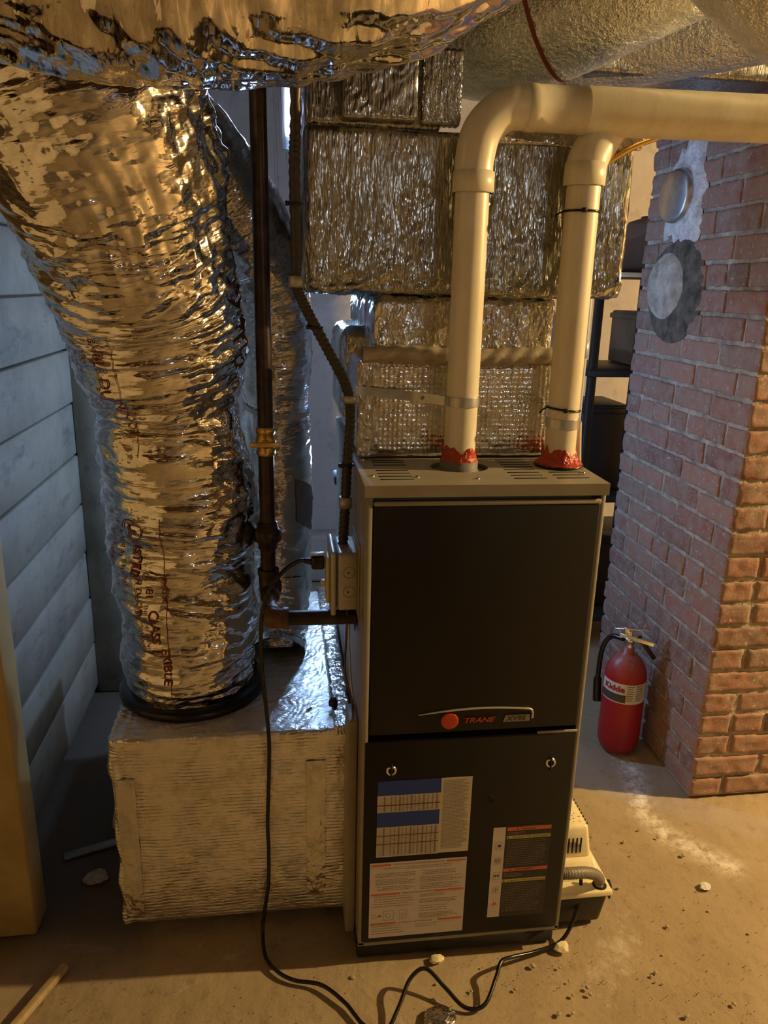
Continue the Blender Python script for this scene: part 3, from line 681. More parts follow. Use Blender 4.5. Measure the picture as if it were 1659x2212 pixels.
def ring1(z, x, r_, w_=.0028):
    th0 = THS*math.asin(x/.152); s0 = s_at(z); n = 40; V = []
    for k_ in range(n):
        a_ = 2*math.pi*k_/n
        for q_ in (r_-w_, r_): V.append(tuple(T1.surf(np.array(s0-q_*math.sin(a_)), np.array(th0+THS*q_*math.cos(a_)/.155), .0022)))
    mb.add(V, [(2*k_, 2*k_+1, 2*((k_+1) % n)+1, 2*((k_+1) % n)) for k_ in range(n)], False)
ring1(.950, -.082, .027); print1('UL', .030, .965, -.090, bold=.001)
def rule1(z0, z1, x):
    th0 = THS*math.asin(x/.152); V = []; n = 60
    for k_ in range(n):
        s_ = s_at(z0)+(s_at(z1)-s_at(z0))*k_/(n-1)
        for q_ in (-.0006, .0006): V.append(tuple(T1.surf(np.array(s_), np.array(th0+q_/.155), .0018)))
    mb.add(V, [(2*k_, 2*k_+1, 2*k_+3, 2*k_+2) for k_ in range(n-1)], False)
rule1(.985, .55, -.025); rule1(.985, .80, -.125); rule1(1.38, 1.10, -.052)
mb.build('maroon_printing', M['inkred'], fd)

sd = thing('flexible_duct', (-.165, .60, .5), 'slimmer crinkled flexible duct behind the gas pipe, tied with a white strap', 'flexible duct')
T2 = Tube([(-.165, .52, .507), (-.165, .55, .60), (-.163, .60, .78), (-.163, .62, .92), (-.160, .62, 1.08), (-.160, .62, 1.115), (-.162, .62, 1.20), (-.168, .60, 1.34), (-.188, .57, 1.44), (-.235, .54, 1.54), (-.32, .50, 1.66), (-.42, .47, 1.82), (-.47, .45, CEIL)],
          [.060, .080, .092, .094, .088, .080, .092, .096, .100, .105, .10, .10, .10], 202, .7, .0004)
T2.mesh('foil_sleeve', M['mylar_small'], sd, .0025)
ring = [T2.surf(np.array(float(np.interp(1.112, T2.P[:, 2], T2.L))+.018*math.cos(a_+2.6)), np.array(a_), .004) for a_ in np.linspace(0, 2*math.pi, 60)]
mb = MB(); V = [tuple(p+np.array([0, 0, dz])) for p in ring for dz in (-.006, .006)]
mb.add(V, [(2*i, 2*i+1, 2*i+3, 2*i+2) for i in range(59)]).build('white_strap', M['silverlabel'], sd)
mb = MB(); th = -.35*THS
# grey printed sticker on the slim duct
V = []; 
for i in range(15):
    for j in range(9):
        S = float(np.interp(.82, T2.P[:, 2], T2.L))+.12*i/14-.03*j/8; V.append(tuple(T2.surf(np.array(S), np.array(THS*(.55+.75*j/8)), .0022)))
mb.add(V, [(i*9+j, i*9+j+1, (i+1)*9+j+1, (i+1)*9+j) for i in range(14) for j in range(8)]).build('grey_sticker', M['torn'], sd)
# loose foil skirt at its foot
T2b = Tube([(-.165, .46, .508), (-.165, .50, .53), (-.165, .535, .60), (-.165, .56, .68)], [.075, .075, .080, .078], 222, .9, 0)
T2b.mesh('foil_skirt', M['mylar_small'], sd, .0028)

oh = thing('overhead_duct', (-.2, -.42, 1.62), 'sagging crinkled flexible duct crossing overhead at the top left', 'flexible duct')
T3 = Tube([(-.66, -.50, CEIL), (-.64, -.50, 1.98), (-.56, -.48, 1.86), (-.42, -.44, 1.785), (-.27, -.42, 1.758), (-.14, -.41, 1.762), (-.03, -.41, 1.80), (.07, -.41, 1.885), (.15, -.41, 2.02), (.19, -.41, CEIL)],
          [.16, .165, .168, .17, .168, .166, .164, .16, .158, .155], 303, 1.3, .0004)
T3.big = .8; T3.mesh('foil_sleeve', M['mylar'], oh, .0028)

def rigid(name, P, R, seed, label, amp=.28):
    t_ = thing(name, P[0], label, 'duct')
    T = Tube(P, R, seed, amp, .0, .5); T.mesh('foil_wrap', M['ductwrap'], t_, .004)
    return t_, T
rc, TC = rigid('round_duct', [(.16, .60, 2.02), (.19, .50, 1.96), (.27, .385, 1.895), (.40, .27, 1.925), (.55, .13, 1.985), (.75, -.03, 2.075), (.92, -.16, 2.15)],
      [.10, .125, .130, .130, .130, .130, .130], 404, 'thick round foil-wrapped duct running overhead towards the upper right')
mb = MB(); s_ = .40
V = []
for k_ in range(60):
    a_ = 2*math.pi*k_/59
    for q_ in (0, .008): V.append(tuple(TC.surf(np.array(s_+q_), np.array(a_), .0015)))
mb.add(V, [(2*i, 2*i+1, 2*i+3, 2*i+2) for i in range(59)]).build('red_marking', M['inkred'], rc)
rigid('round_duct', [(.35, .70, 1.93), (.55, .62, 1.94), (.85, .42, 1.97), (1.1, .20, 2.0)], [.09, .10, .10, .10], 505, 'round foil-wrapped duct running overhead behind the thicker one')
rigid('round_duct', [(.355, -.20, 2.20), (.375, -.23, 1.94), (.43, -.25, 1.835), (.535, -.25, 1.768), (.75, -.25, 1.66), (.95, -.25, 1.60)], [.07, .08, .085, .085, .085, .085], 606, 'dark foil-wrapped duct crossing the top right corner')
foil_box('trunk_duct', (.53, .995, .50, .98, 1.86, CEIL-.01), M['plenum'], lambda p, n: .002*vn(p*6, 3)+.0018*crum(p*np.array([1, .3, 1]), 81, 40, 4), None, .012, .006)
tag(bpy.data.objects['trunk_duct'], 'flat foil-wrapped trunk duct under the ceiling behind the white pipe', 'duct')

# ------------------------------------------------------------------ PVC vent pipes
def hub(mb, c, r, h): mb.lathe([(r-.003, 0), (r, .002), (r, h-.002), (r-.004, h)], c, 40)
vp = thing('vent_pipe', (.200, .135, 1.066), 'cream plastic vent pipe rising from the lid and elbowing right', 'pipe')
X1, Y1 = .197, .135
MB().tube([(X1, Y1, 1.062), (X1, Y1, 1.30), (X1-.002, Y1-.002, 1.60)], .0305, 36).build('vertical_pipe', M['pvc'], vp)
mb = MB(); hub(mb, (X1-.001, Y1-.002, 1.563), .0372, .036); mb.build('coupling', M['pvc'], vp)
el = [(X1-.002, Y1-.002, 1.597), (X1-.001, Y1-.002, 1.620), (X1+.006, Y1-.002, 1.655), (X1+.022, Y1-.002, 1.679), (X1+.048, Y1-.002, 1.698), (X1+.076, Y1-.002, 1.7035), (X1+.09, Y1-.002, 1.704)]
el = spline(el, 8)
MB().tube(el, [.0340+.002*min(1, i/(len(el)*.8)) for i in range(len(el))], 36).build('elbow', M['pvc'], vp)
ZH = 1.704
MB().lathe([(.034, 0), (.0375, .002), (.0385, .006), (.0385, .020), (.0375, .022), (.0375, .098), (.0390, .100), (.0390, .116), (.0385, .120), (.036, .121)], (X1+.082, Y1-.002, ZH), 40, 'x').build('coupling', M['pvc'], vp)
MB().tube([(X1+.19, Y1-.002, ZH), (.75, Y1-.006, ZH+.003), (1.6, Y1-.012, ZH+.008)], .0395, 40).build('horizontal_pipe', M['pvc'], vp)
def sealant(name, parent, cx_, cy_, z0, r0_, r1, h, seed):
    V = []; n = 64; m_ = 9
    for i in range(m_):
        t_ = i/(m_-1)
        for k_ in range(n):
            a_ = 2*math.pi*k_/n; nz = float(vn(np.array([math.cos(a_)*3.5, math.sin(a_)*3.5, seed]), seed)); n2 = float(vn(np.array([math.cos(a_)*9, math.sin(a_)*9, t_*4+seed]), seed+1))
            r_ = r1+(r0_-r1)*(1-t_)**2.2+.0022*n2*(1 if t_ < .95 else 0)+.0015; zz = z0+h*t_*(1+.45*nz*t_)
            if i == m_-1: r_ = r1-.001
            V.append((cx_+r_*math.cos(a_), cy_+r_*math.sin(a_), zz))
    return MB().add(V, [(i*n+k_, i*n+(k_+1) % n, (i+1)*n+(k_+1) % n, (i+1)*n+k_) for i in range(m_-1) for k_ in range(n)]).build(name, M['sealant'], parent)
MB().lathe([(.052, -.003), (.052, -.001), (.039, .0), (.037, .004), (.037, .020), (.032, .0215)], (X1, Y1, FZ1-.006), 48).build('rubber_collar', M['rubber'], vp)
sealant('red_sealant', vp, X1, Y1, FZ1+.012, .0355, .0305, .026, 3)
MB().lathe([(.0308, 0), (.0330, 0), (.0330, .0003), (.0330, .001), (.0330, .017), (.0330, .0177), (.0330, .018), (.0308, .018)], (X1, Y1, 1.186), 40).build('metal_strap', M['galv'], vp)
P_ = [(X1-.032, Y1+.012, 1.193), (.13, .176, 1.194), (.10, .192, 1.196), (.02, .199, 1.203), (-.002, .197, 1.206)]
mb = MB(); Q = spline(P_, 8); V = []
for p in Q: V += [(p.x, p.y, p.z-.009), (p.x, p.y, p.z+.009), (p.x, p.y-.001, p.z+.009), (p.x, p.y-.001, p.z-.009)]
mb.add(V, [(4*i+a_, 4*i+(a_+1) % 4, 4*i+4+(a_+1) % 4, 4*i+4+a_) for i in range(len(Q)-1) for a_ in range(4)], False)
for x_ in (.136, .126): mb.lathe([(0, -.004), (.003, -.003), (.0035, 0)], (x_, .176, 1.194), 10, 'y')
mb.build('strap_tail', M['galv'], vp)

ip = thing('vent_pipe', (.402, .140, 1.066), 'cream plastic pipe nearest the chimney, rising behind the horizontal pipe', 'pipe')
X2, Y2 = .402, .140
MB().tube([(X2, Y2, 1.064), (X2, Y2, 1.3), (X2, Y2, 1.60)], .0305, 36).build('vertical_pipe', M['pvc'], ip)
mb = MB(); hub(mb, (X2, Y2, 1.583), .0372, .040); mb.build('coupling', M['pvc'], ip)
el = spline([(X2, Y2, 1.612), (X2+.006, Y2+.002, 1.632), (X2+.022, Y2+.010, 1.656), (X2+.046, Y2+.030, 1.685), (X2+.085, Y2+.070, 1.715), (X2+.13, Y2+.09, 1.73)], 8)
MB().tube(el, .0362, 36).build('elbow', M['pvc'], ip)
MB().tube([el[-1], (.75, Y2+.10, 1.735), (1.5, Y2+.10, 1.74)], .0305, 30).build('horizontal_pipe', M['pvc'], ip)
MB().lathe([(.0, 0), (.047, 0), (.049, .003), (.046, .0055), (.033, .006)], (X2, Y2, FZ1+.0005), 48).build('black_flange', M['black'], ip)
sealant('red_sealant', ip, X2, Y2, FZ1+.005, .046, .0305, .030, 9)
MB().lathe([(.0308, 0), (.0330, 0), (.0330, .0003), (.0330, .001), (.0330, .018), (.0330, .0187), (.0330, .019), (.0308, .019)], (X2, Y2, 1.143), 40).build('metal_strap', M['galv'], ip)
def ziptie(cx_, cy_, z, r_, tilt, label):
    mb = MB(); P_ = [(cx_+r_*math.cos(a_), cy_+r_*math.sin(a_), z+tilt*math.cos(a_)) for a_ in np.linspace(0, 2*math.pi, 40)]
    mb.tube(P_, .0022, 6); mb.box(cx_-.012, cx_-.004, cy_-r_-.006, cy_-r_+.002, z-.004-tilt*.2, z+.004-tilt*.2, .001, 1)
    mb.tube([(cx_-r_, cy_, z-tilt), (cx_-r_-.012, cy_-.006, z-tilt-.004), (cx_-r_-.018, cy_-.008, z-tilt-.010)], .0016, 6)
    return tag(mb.build('zip_tie', M['black']), label, 'cable tie')
ziptie(X2, Y2, 1.540, .0322, .000, 'black cable tie around the top of the right cream pipe')
ziptie(X2, Y2, 1.180, .0322, -.003, 'black cable tie just above the steel strap on the right pipe')

# ------------------------------------------------------------------ gas pipe
gp = thing('gas_pipe', (-.178, .25, .77), 'black iron gas pipe running down from the ceiling to the furnace side', 'pipe')
GX, GY, GR = -.178, .25, .0158
MB().tube([(GX-.004, GY, CEIL), (GX, GY, 1.115)], GR, 24).build('upper_pipe', M['iron'], gp)
MB().tube([(GX, GY, 1.10), (GX, GY, .79)], GR, 24).build('lower_pipe', M['iron'], gp)
vb = MB().lathe([(.016, 0), (.0195, .001), (.0195, .012), (.017, .015), (.021, .024), (.021, .034), (.017, .043), (.0195, .046), (.0195, .058), (.016, .059)], (GX, GY, 1.065), 8).build('valve_body', M['brass'], gp)
MB().lathe([(.008, 0), (.008, -.012), (.010, -.012), (.010, -.016), (0, -.018)], (GX, GY-.018, 1.094), 16, 'y').build('valve_stem', M['brass'], vb)
mb = MB(); mb.box(GX-.030, GX+.028, GY-.040, GY-.034, 1.089, 1.099, .002, 2); mb.build('valve_lever', M['brass'], vb)
MB().lathe([(.018, 0), (.020, .002), (.020, .018), (.029, .020), (.029, .042), (.023, .046), (.021, .060), (.017, .062)], (GX, GY, .862), 8).build('union', M['iron'], gp)
mb = MB(); mb.tube(spline([(GX, GY, .815), (GX, GY, .79), (GX+.001, GY-.008, .772), (GX+.003, GY-.03, .765)], 5), .0205, 20); mb.lathe([(.0225, 0), (.0225, .012)], (GX, GY, .806), 20)
mb.tube([(GX, GY+.005, .775), (GX+.018, GY+.015, .772)], .020, 16)
mb.build('tee', M['iron'], gp)
MB().tube([(GX+.003, GY-.025, .765), (GX+.004, GY-.10, .757)], .0135, 20).build('nipple', M['nipple'], gp)
mb = MB(); ey = GY-.118; ez = .755
mb.tube(spline([(GX+.004, ey+.028, ez), (GX+.004, ey+.014, ez), (GX+.010, ey+.003, ez), (GX+.022, ey, ez), (GX+.036, ey, ez)], 5), .0205, 20)
mb.lathe([(.0225, 0), (.0225, .011), (.019, .011)], (GX+.030, ey, ez), 20, 'x'); mb.lathe([(.0225, 0), (.0225, -.010)], (GX+.004, ey+.030, ez), 20, 'y')
mb.build('elbow', M['rust'], gp)
MB().tube([(GX+.036, ey, ez), (.004, ey, ez)], .0158, 24).build('branch_pipe', M['iron'], gp)
MB().lathe([(.016, 0), (.030, .0005), (.030, .002), (.016, .003)], (-.006, ey, ez), 24, 'x').build('entry_plate', M['iron'], gp)

# ------------------------------------------------------------------ armoured conduit and junction box
ac = thing('armored_conduit', (-.02, .19, .9), 'dark armoured flexible conduit hanging from the ceiling down to the junction box', 'conduit')
CP = spline([(-.114, .18, CEIL), (-.114, .18, 1.74), (-.117, .18, 1.60), (-.115, .18, 1.45), (-.115, .18, 1.40), (-.094, .18, 1.35), (-.055, .18, 1.28), (-.020, .18, 1.21), (-.012, .19, 1.15), (-.018, .18, 1.06), (-.022, .17, .98), (-.028, .145, .905)], 26)
R_ = [.0098+.0011*math.sin(i*1.9) for i in range(len(CP))]
MB().tube(CP, R_, 14).build('armor_sleeve', M['steel'], ac)
for (z, h) in ((1.735, .028), (1.405, .02), (1.19, .014), (.985, .022)):
    p = min(CP, key=lambda q: abs(q.z-z)); MB().lathe([(.010, -h/2), (.0135, -h/2), (.0135, h/2), (.010, h/2)], (p.x, p.y, p.z), 18).build('coupling', M['box'], ac)
for (z, lab) in ((1.54, 'black cable tie on the conduit level with the plenum'), (1.325, 'black cable tie on the slanting part of the conduit'), (1.06, 'black cable tie on the conduit beside the furnace lid')):
    p = min(CP, key=lambda q: abs(q.z-z)); mb = MB()
    mb.tube([(p.x+.0125*math.cos(a_), p.y+.0125*math.sin(a_), p.z) for a_ in np.linspace(0, 2*math.pi, 20)], .002, 6); mb.box(p.x-.018, p.x-.010, p.y-.008, p.y, p.z-.004, p.z+.004, .001, 1)
    tag(mb.build('zip_tie', M['black']), lab, 'cable tie')
jb = thing('junction_box', (-.03, .13, .785), 'grey metal junction box screwed to the left side of the furnace', 'electrical box')
bx = MB().box(-.044, -.001, .085, .195, .788, .908, .007, 3).build('metal_box', M['box'], jb)
mb = MB()
for y in (.115, .140, .165):
    mb.lathe([(.009, 0), (.0096, .0004)], (-.022, y, .9083), 20)
mb.lathe([(.0018, 0), (.0, .0006)], (-.022, .127, .9083), 8); mb.lathe([(.0018, 0), (.0, .0006)], (-.022, .153, .9083), 8)
for z in (.828, .868): mb.lathe([(.0018, -.0006), (0, -.0008)], (-.022, .0848, z), 8, 'y'); mb.lathe([(.011, -.0003), (.0116, -.0003)], (-.020, .0848, z), 20, 'y')
mb.build('knockouts', M['dark'], bx)
cv = MB().box(-.056, -.045, .080, .200, .780, .912, .004, 2).build('raised_cover', M['box'], jb)
MB().box(-.064, -.056, .096, .140, .800, .895, .003, 2).build('outlet_face', M['ivory'], jb)
MB().box(-.074, -.062, .105, .118, .835, .845, .002, 2).build('switch_toggle', M['ivory'], jb)
MB().box(-.003, .0, .075, .205, .775, .925, .001, 1).build('back_plate', M['cabinet'], jb)
def wire(pts, r_, mat, name, label, cat):
    return tag(MB().tube(spline(pts, 8), r_, 8).build(name, mat), label, cat)
wire([(-.020, .12, .79), (-.021, .12, .72), (-.024, .11, .64), (-.012, .10, .59), (-.008, .10, .56)], .0022, M['rust'], 'thermostat_wire', 'thin brown wire hanging below the junction box', 'wire')
wire([(-.012, .16, .79), (-.012, .16, .70), (-.010, .14, .62), (-.004, .12, .555)], .0022, M['galv'], 'thermostat_wire', 'thin pale grey wire hanging behind the brown one', 'wire')
MB_ = MB().lathe([(0, .018), (.006, .018), (.007, .012), (.010, .010), (.010, 0), (0, 0)], (-.042, .20, .513), 12).build('wire_nut', M['steel']); tag(MB_, 'small grey wire connector lying on the box top beside the furnace', 'connector')
o = MB().tube([(-.10, .18, .513), (-.09, .19, .514)], .003, 8).build('foil_scrap', M['tape']); tag(o, 'tiny rolled foil scrap on the box top', 'scrap')

# ------------------------------------------------------------------ power cord
pc = thing('power_cord', (-.07, .12, .87), 'long black power cord draped from the junction box down to the floor pump', 'power cord')
CD = [(-.092, .12, .880), (-.115, .115, .884), (-.145, .105, .868), (-.172, .095, .835), (-.188, .085, .79), (-.192, .08, .73), (-.190, .078, .66), (-.184, .080, .58), (-.180, .082, .50), (-.183, .085, .40), (-.187, .088, .30), (-.186, .088, .24),
      (-.188, .090, .15), (-.197, .090, .08), (-.203, .080, .030), (-.196, .030, .010), (-.170, -.010, .009), (-.135, -.035, .009), (-.080, -.055, .012), (-.035, -.100, .011), (.000, -.152, .008), (.040, -.165, .009), (.070, -.130, .022), (.100, -.085, .040), (.135, -.070, .046), (.170, -.100, .026), (.205, -.135, .009), (.245, -.135, .010), (.280, -.090, .024), (.300, -.060, .034), (.330, -.040, .022), (.390, -.020, .009), (.450, -.003, .010), (.485, .02, .03), (.510, .045, .075), (.515, .060, .120)]
MB().tube(spline(CD, 10), .0042, 10).build('cord', M['black'], pc)
mb = MB(); Mx = Matrix.Rotation(.0, 4, 'Z'); mb.box(-.092, -.066, .108, .132, .866, .894, .005, 2); mb.tube([(-.090, .12, .880), (-.106, .117, .884)], [.0075, .0052], 10); mb.build('plug', M['black'], pc)
o = MB().box(-.094, -.066, .112, .128, .8945, .898, .001, 1).build('plug_tag', M['silverlabel'], pc)

# ------------------------------------------------------------------ condensate pump
pm = thing('condensate_pump', (.50, .13, 0), 'cream and black condensate pump on the floor against the right side of the furnace', 'pump')
def frustum(mb, a, za, b, zb, bev=0):
    V = [(a[0], a[2], za), (a[1], a[2], za), (a[1], a[3], za), (a[0], a[3], za), (b[0], b[2], zb), (b[1], b[2], zb), (b[1], b[3], zb), (b[0], b[3], zb)]
    Fc = [(3, 2, 1, 0), (4, 5, 6, 7), (0, 1, 5, 4), (1, 2, 6, 5), (2, 3, 7, 6), (3, 0, 4, 7)]
    bm = bmesh.new(); vs = [bm.verts.new(v) for v in V]; [bm.faces.new([vs[i] for i in f]) for f in Fc]
    if bev: bmesh.ops.bevel(bm, geom=bm.edges[:], offset=bev, segments=3, affect='EDGES', profile=.5)
    bm.verts.index_update(); mb.add([v.co[:] for v in bm.verts], [[v.index for v in f.verts] for f in bm.faces], True); bm.free(); return mb
frustum(MB(), (.455, .568, .050, .31), .003, (.452, .576, .035, .32), .096, .012).build('tank', M['tank'], pm)
ld = frustum(MB(), (.450, .580, .028, .325), .094, (.450, .580, .030, .325), .108, .004)
frustum(ld, (.452, .568, .062, .320), .104, (.452, .560, .095, .315), .138, .006); ld.build('lid', M['cream'], pm)
frustum(MB(), (.452, .557, .105, .310), .134, (.452, .548, .118, .300), .215, .010).build('motor_cover', M['cream'], pm)
mb = MB()
for i in range(8): mb.box(.458+.0098*i, .4612+.0098*i, .1065, .1105, .150, .190, .0008, 1)
for i in range(14): mb.box(.5455, .5475, .125+i*.012, .129+i*.012, .2130, .2160)
mb.build('vent_slots', M['dark'], pm)
mb = MB()
for i in range(26): 
    x, y = rr.uniform(.47, .535), rr.uniform(.13, .17); mb.box(x, x+rr.uniform(.001, .007), y, y+.0015, .2145, .2158)
mb.build('dark_specks', M['creamspeck'], pm)
MB().lathe([(0, .0), (.016, .0), (.016, .0015), (0, .0015)], (.556, .050, .1075), 24).build('inlet_hole', M['dark'], pm)
MB().box(.575, .592, .060, .075, .085, .100, .003, 2).box(.586, .590, .055, .075, .060, .098, .001, 1).build('side_tab', M['tank'], pm)
ht = thing('drain_hose', (.50, .05, .13), 'grey ribbed drain hose curving from the furnace into the pump', 'hose')
hp = spline([(.447, .010, .185), (.468, .010, .184), (.500, .018, .176), (.530, .030, .158), (.548, .042, .135), (.553, .048, .122)], 14)
MB().tube(hp, [.0125+.0005*math.sin(i*1.8) for i in range(len(hp))], 16).build('hose_sleeve', M['greyhose'], ht)
MB().tube([(.553, .048, .126), (.556, .050, .100)], .009, 14).build('white_tube_end', M['clear'], ht)

# ------------------------------------------------------------------ fire extinguisher
EX, EY = .905, .720
fe = thing('fire_extinguisher', (EX, EY, 0), 'dusty red fire extinguisher standing on the floor against the brick chimney', 'fire extinguisher')
RB = .064
MB().lathe([(0, .006), (.042, .004), (.053, .010), (.0615, .030), (RB, .05), (RB, .255), (.062, .275), (.055, .298), (.043, .318), (.028, .332), (.017, .338), (.0155, .356), (0, .356)], (EX, EY, 0), 56).build('cylinder', M['extpaint'], fe)
def band(z0, z1, a0, a1, r_, name, mat, parent):
    V = []; n = 40
    for k_ in range(n+1):
        a_ = a0+(a1-a0)*k_/n; V += [(EX+r_*math.cos(a_), EY+r_*math.sin(a_), z0), (EX+r_*math.cos(a_), EY+r_*math.sin(a_), z1)]
    return MB().add(V, [(2*i, 2*i+2, 2*i+3, 2*i+1) for i in range(n)]).build(name, mat, parent)
A0, A1 = math.radians(170), math.radians(320)
lbx = band(.192, .258, A0, A1, RB+.0006, 'wrap_label', M['silverlabel'], fe)
band(.196, .222, A0+.02, math.radians(250), RB+.0011, 'black_panel', M['ink'], lbx)
mb = MB(); a_s = math.radians(184)
text_on(mb, 'Kidde', .029, lambda x, y: (EX+(RB+.0014)*math.cos(a_s+x/RB), EY+(RB+.0014)*math.sin(a_s+x/RB), .231+y*.9), bold=.0012); mb.build('brand_lettering', M['crimson'], lbx)
mb = MB()
for i in range(7):
    for (s0, s1) in ((252, 272), (276, 300)):
        z = .250-i*.0078; aa, ab = math.radians(s0), math.radians(s1-rr.random()*6); n = 6; V = []
        for k_ in range(n+1):
            a_ = aa+(ab-aa)*k_/n; V += [(EX+(RB+.0012)*math.cos(a_), EY+(RB+.0012)*math.sin(a_), z), (EX+(RB+.0012)*math.cos(a_), EY+(RB+.0012)*math.sin(a_), z+.0035)]
        mb.add(V, [(2*j, 2*j+2, 2*j+3, 2*j+1) for j in range(n)], False)
mb.build('label_print', M['inkgrey'], lbx)
MB().lathe([(.0135, 0), (.0135, .022), (.016, .024), (.016, .034), (0, .034)], (EX, EY, .353), 20).build('valve', M['chrome'], fe)
Mh = Matrix.Translation((EX, EY, .392)) @ Matrix.Rotation(math.radians(-38), 4, 'Z')
mb = MB(); mb.box(-.030, .072, -.010, .010, 0, .004, .0015, 1, Mh @ Matrix.Rotation(math.radians(4), 4, 'Y')); mb.box(-.030, .072, -.010, -.008, -.008, .003, 0, 1, Mh @ Matrix.Rotation(math.radians(4), 4, 'Y')); mb.build('carry_handle', M['chrome'], fe)
mb = MB(); mb.box(-.045, .060, -.009, .009, .022, .026, .0015, 1, Mh @ Matrix.Rotation(math.radians(-10), 4, 'Y')); mb.box(-.022, .006, -.009, .009, 0, .026, .002, 1, Mh); mb.build('squeeze_lever', M['chrome'], fe)
mb = MB(); mb.tube([(EX+.035+.012*math.cos(a_), EY+.006, .425+.012*math.sin(a_)) for a_ in np.linspace(0, 2*math.pi, 24)], .0012, 6); mb.build('pull_ring', M['chrome'], fe)
MB().tube(spline([(EX-.015, EY+.01, .378), (EX-.038, EY+.05, .368), (EX-.058, EY+.06, .32), (EX-.064, EY+.055, .22), (EX-.066, EY+.04, .15)], 10), [.008]*30+[.013]*11, 12).build('hose', M['black'], fe)
MB().box(0, .014, -.001, .001, -.10, 0, .0005, 1, Matrix.Translation((EX+.01, EY-.02, .395)) @ Matrix.Rotation(math.radians(-38), 4, 'Y')).build('hanging_strap', M['steel'], fe)

# ------------------------------------------------------------------ things behind, between furnace and chimney
gpipe = MB().tube([(.560, .46, 1.66), (.562, .46, 1.34), (.560, .46, 0)], .0085, 14); gpipe.lathe([(.0085, 0), (.012, .001), (.012, .04), (.0085, .041)], (.561, .46, 1.25), 14)
tag(gpipe.build('metal_conduit', M['greypipe']), 'thin grey-blue conduit standing behind the right cream pipe', 'conduit')
wire([(.445, .160, 1.150), (.455, .180, 1.12), (.470, .20, 1.04), (.485, .22, .98), (.50, .24, .80)], .0055, M['clear'], 'drain_tube', 'cloudy plastic tube dropping behind the right corner of the furnace lid', 'tube')
wire([(.418, .165, 1.600), (.45, .172, 1.625), (.52, .19, 1.665), (.62, .22, 1.70)], .0055, M['brass'], 'copper_tube', 'thin brass-coloured tube slanting up behind the right cream pipe', 'tube')
sh = thing('storage_rack', (1.30, 1.6, 0), 'black metal storage rack standing behind the brick chimney', 'rack')
for (x, y) in ((1.17, 1.42), (1.65, 1.42), (1.17, 1.82), (1.65, 1.82)): pass
for (x, y) in ((.99, 1.42), (1.155, 1.42), (.99, 1.80), (1.60, 1.42), (1.60, 1.80)): MB().box(x-.014, x+.014, y-.014, y+.014, 0, 1.46, .002, 1).build('leg', M['blackmetal'], sh)
for z in (.12, .62, 1.10, 1.45): MB().box(.97, 1.62, 1.40, 1.82, z, z+.025, .002, 1).build('shelf', M['blackmetal'], sh)
o = MB().box(1.03, 1.24, 1.385, 1.40, 1.452, 1.468, .001, 1).build('shelf_edging', M['cream'], sh)
def can(name, c, r_, h, mat, label, cat):
    return tag(MB().lathe([(0, 0), (r_*.92, 0), (r_, h*.04), (r_, h*.82), (r_*.94, h*.9), (r_*.5, h*.97), (r_*.5, h), (0, h)], c, 36).build(name, mat), label, cat)
can('round_form', (1.26, 1.62, 1.475), .10, .20, M['brownform'], 'brown rounded pot on the top shelf behind the chimney', 'form')  # brown rounded form, no particular vessel
for (x0, x1, z0, z1, nm, lab, ct) in ((1.0, 1.20, .647, .98, 'filler_crate', 'dark filler crate added on the middle shelf behind the chimney', 'crate'), (1.0, 1.5, .147, .45, 'filler_crate', 'long dark filler crate added on the lowest shelf behind the chimney', 'crate'), (1.2, 1.55, 1.127, 1.33, 'filler_carton', 'dim brown filler carton added on the upper shelf behind the chimney', 'carton')):  # boxes added to darken the bright gap past the chimney
    tag(MB().box(x0, x1, 1.5, 1.78, z0, z1, .008, 2).box(x0-.006, x1+.006, 1.494, 1.786, z1-.03, z1-.01, .003, 1).build(nm, M['blackmetal'] if 'crate' in nm else M['joist']), lab, ct)
can('paint_bucket', (1.32, 1.62, .647), .085, .26, M['whitebucket'], 'pale bucket on the middle shelf of the black rack', 'bucket')
can('plastic_bin', (.92, 1.60, 0), .075, .42, M['bluebin'], 'dark blue bin on the floor beside the black rack', 'bin')

# cool work lamp hidden behind the slim duct, and the bare warm bulb hanging out of frame
wl = thing('work_lamp', LAMP, 'hanging work lamp behind the foil plenum', 'lamp')
MB().tube([(LAMP[0], LAMP[1], CEIL), (LAMP[0], LAMP[1], LAMP[2]+.11)], .003, 8).build('cord', M['black'], wl)
MB().lathe([(.012, .12), (.024, .11), (.026, .05), (0, .045)], LAMP, 20).build('socket', M['blackmetal'], wl)
wl = thing('work_lamp', (LOW[0], LOW[1], 0), 'work lamp standing on the floor behind the furnace', 'lamp')
MB().lathe([(0, 0), (.08, 0), (.08, .008), (.012, .012), (.009, .03), (.009, LOW[2]-.10), (.02, LOW[2]-.09), (.024, LOW[2]-.05), (0, LOW[2]-.05)], (LOW[0], LOW[1], 0), 24).build('stand', M['blackmetal'], wl)
lt = thing('tube_lamp', (-.113, 1.31, 1.83), 'bright white tube lamp glimpsed behind the conduit near the ceiling', 'lamp')
MB().tube([(-.113, 1.30, 1.835), (-.113, 1.30, 2.20)], .0065, 14).build('glowing_tube', M['glow'], lt)
MB().box(-.134, -.092, 1.312, 1.34, 1.80, CEIL, .002, 1).build('housing', M['galv'], lt)
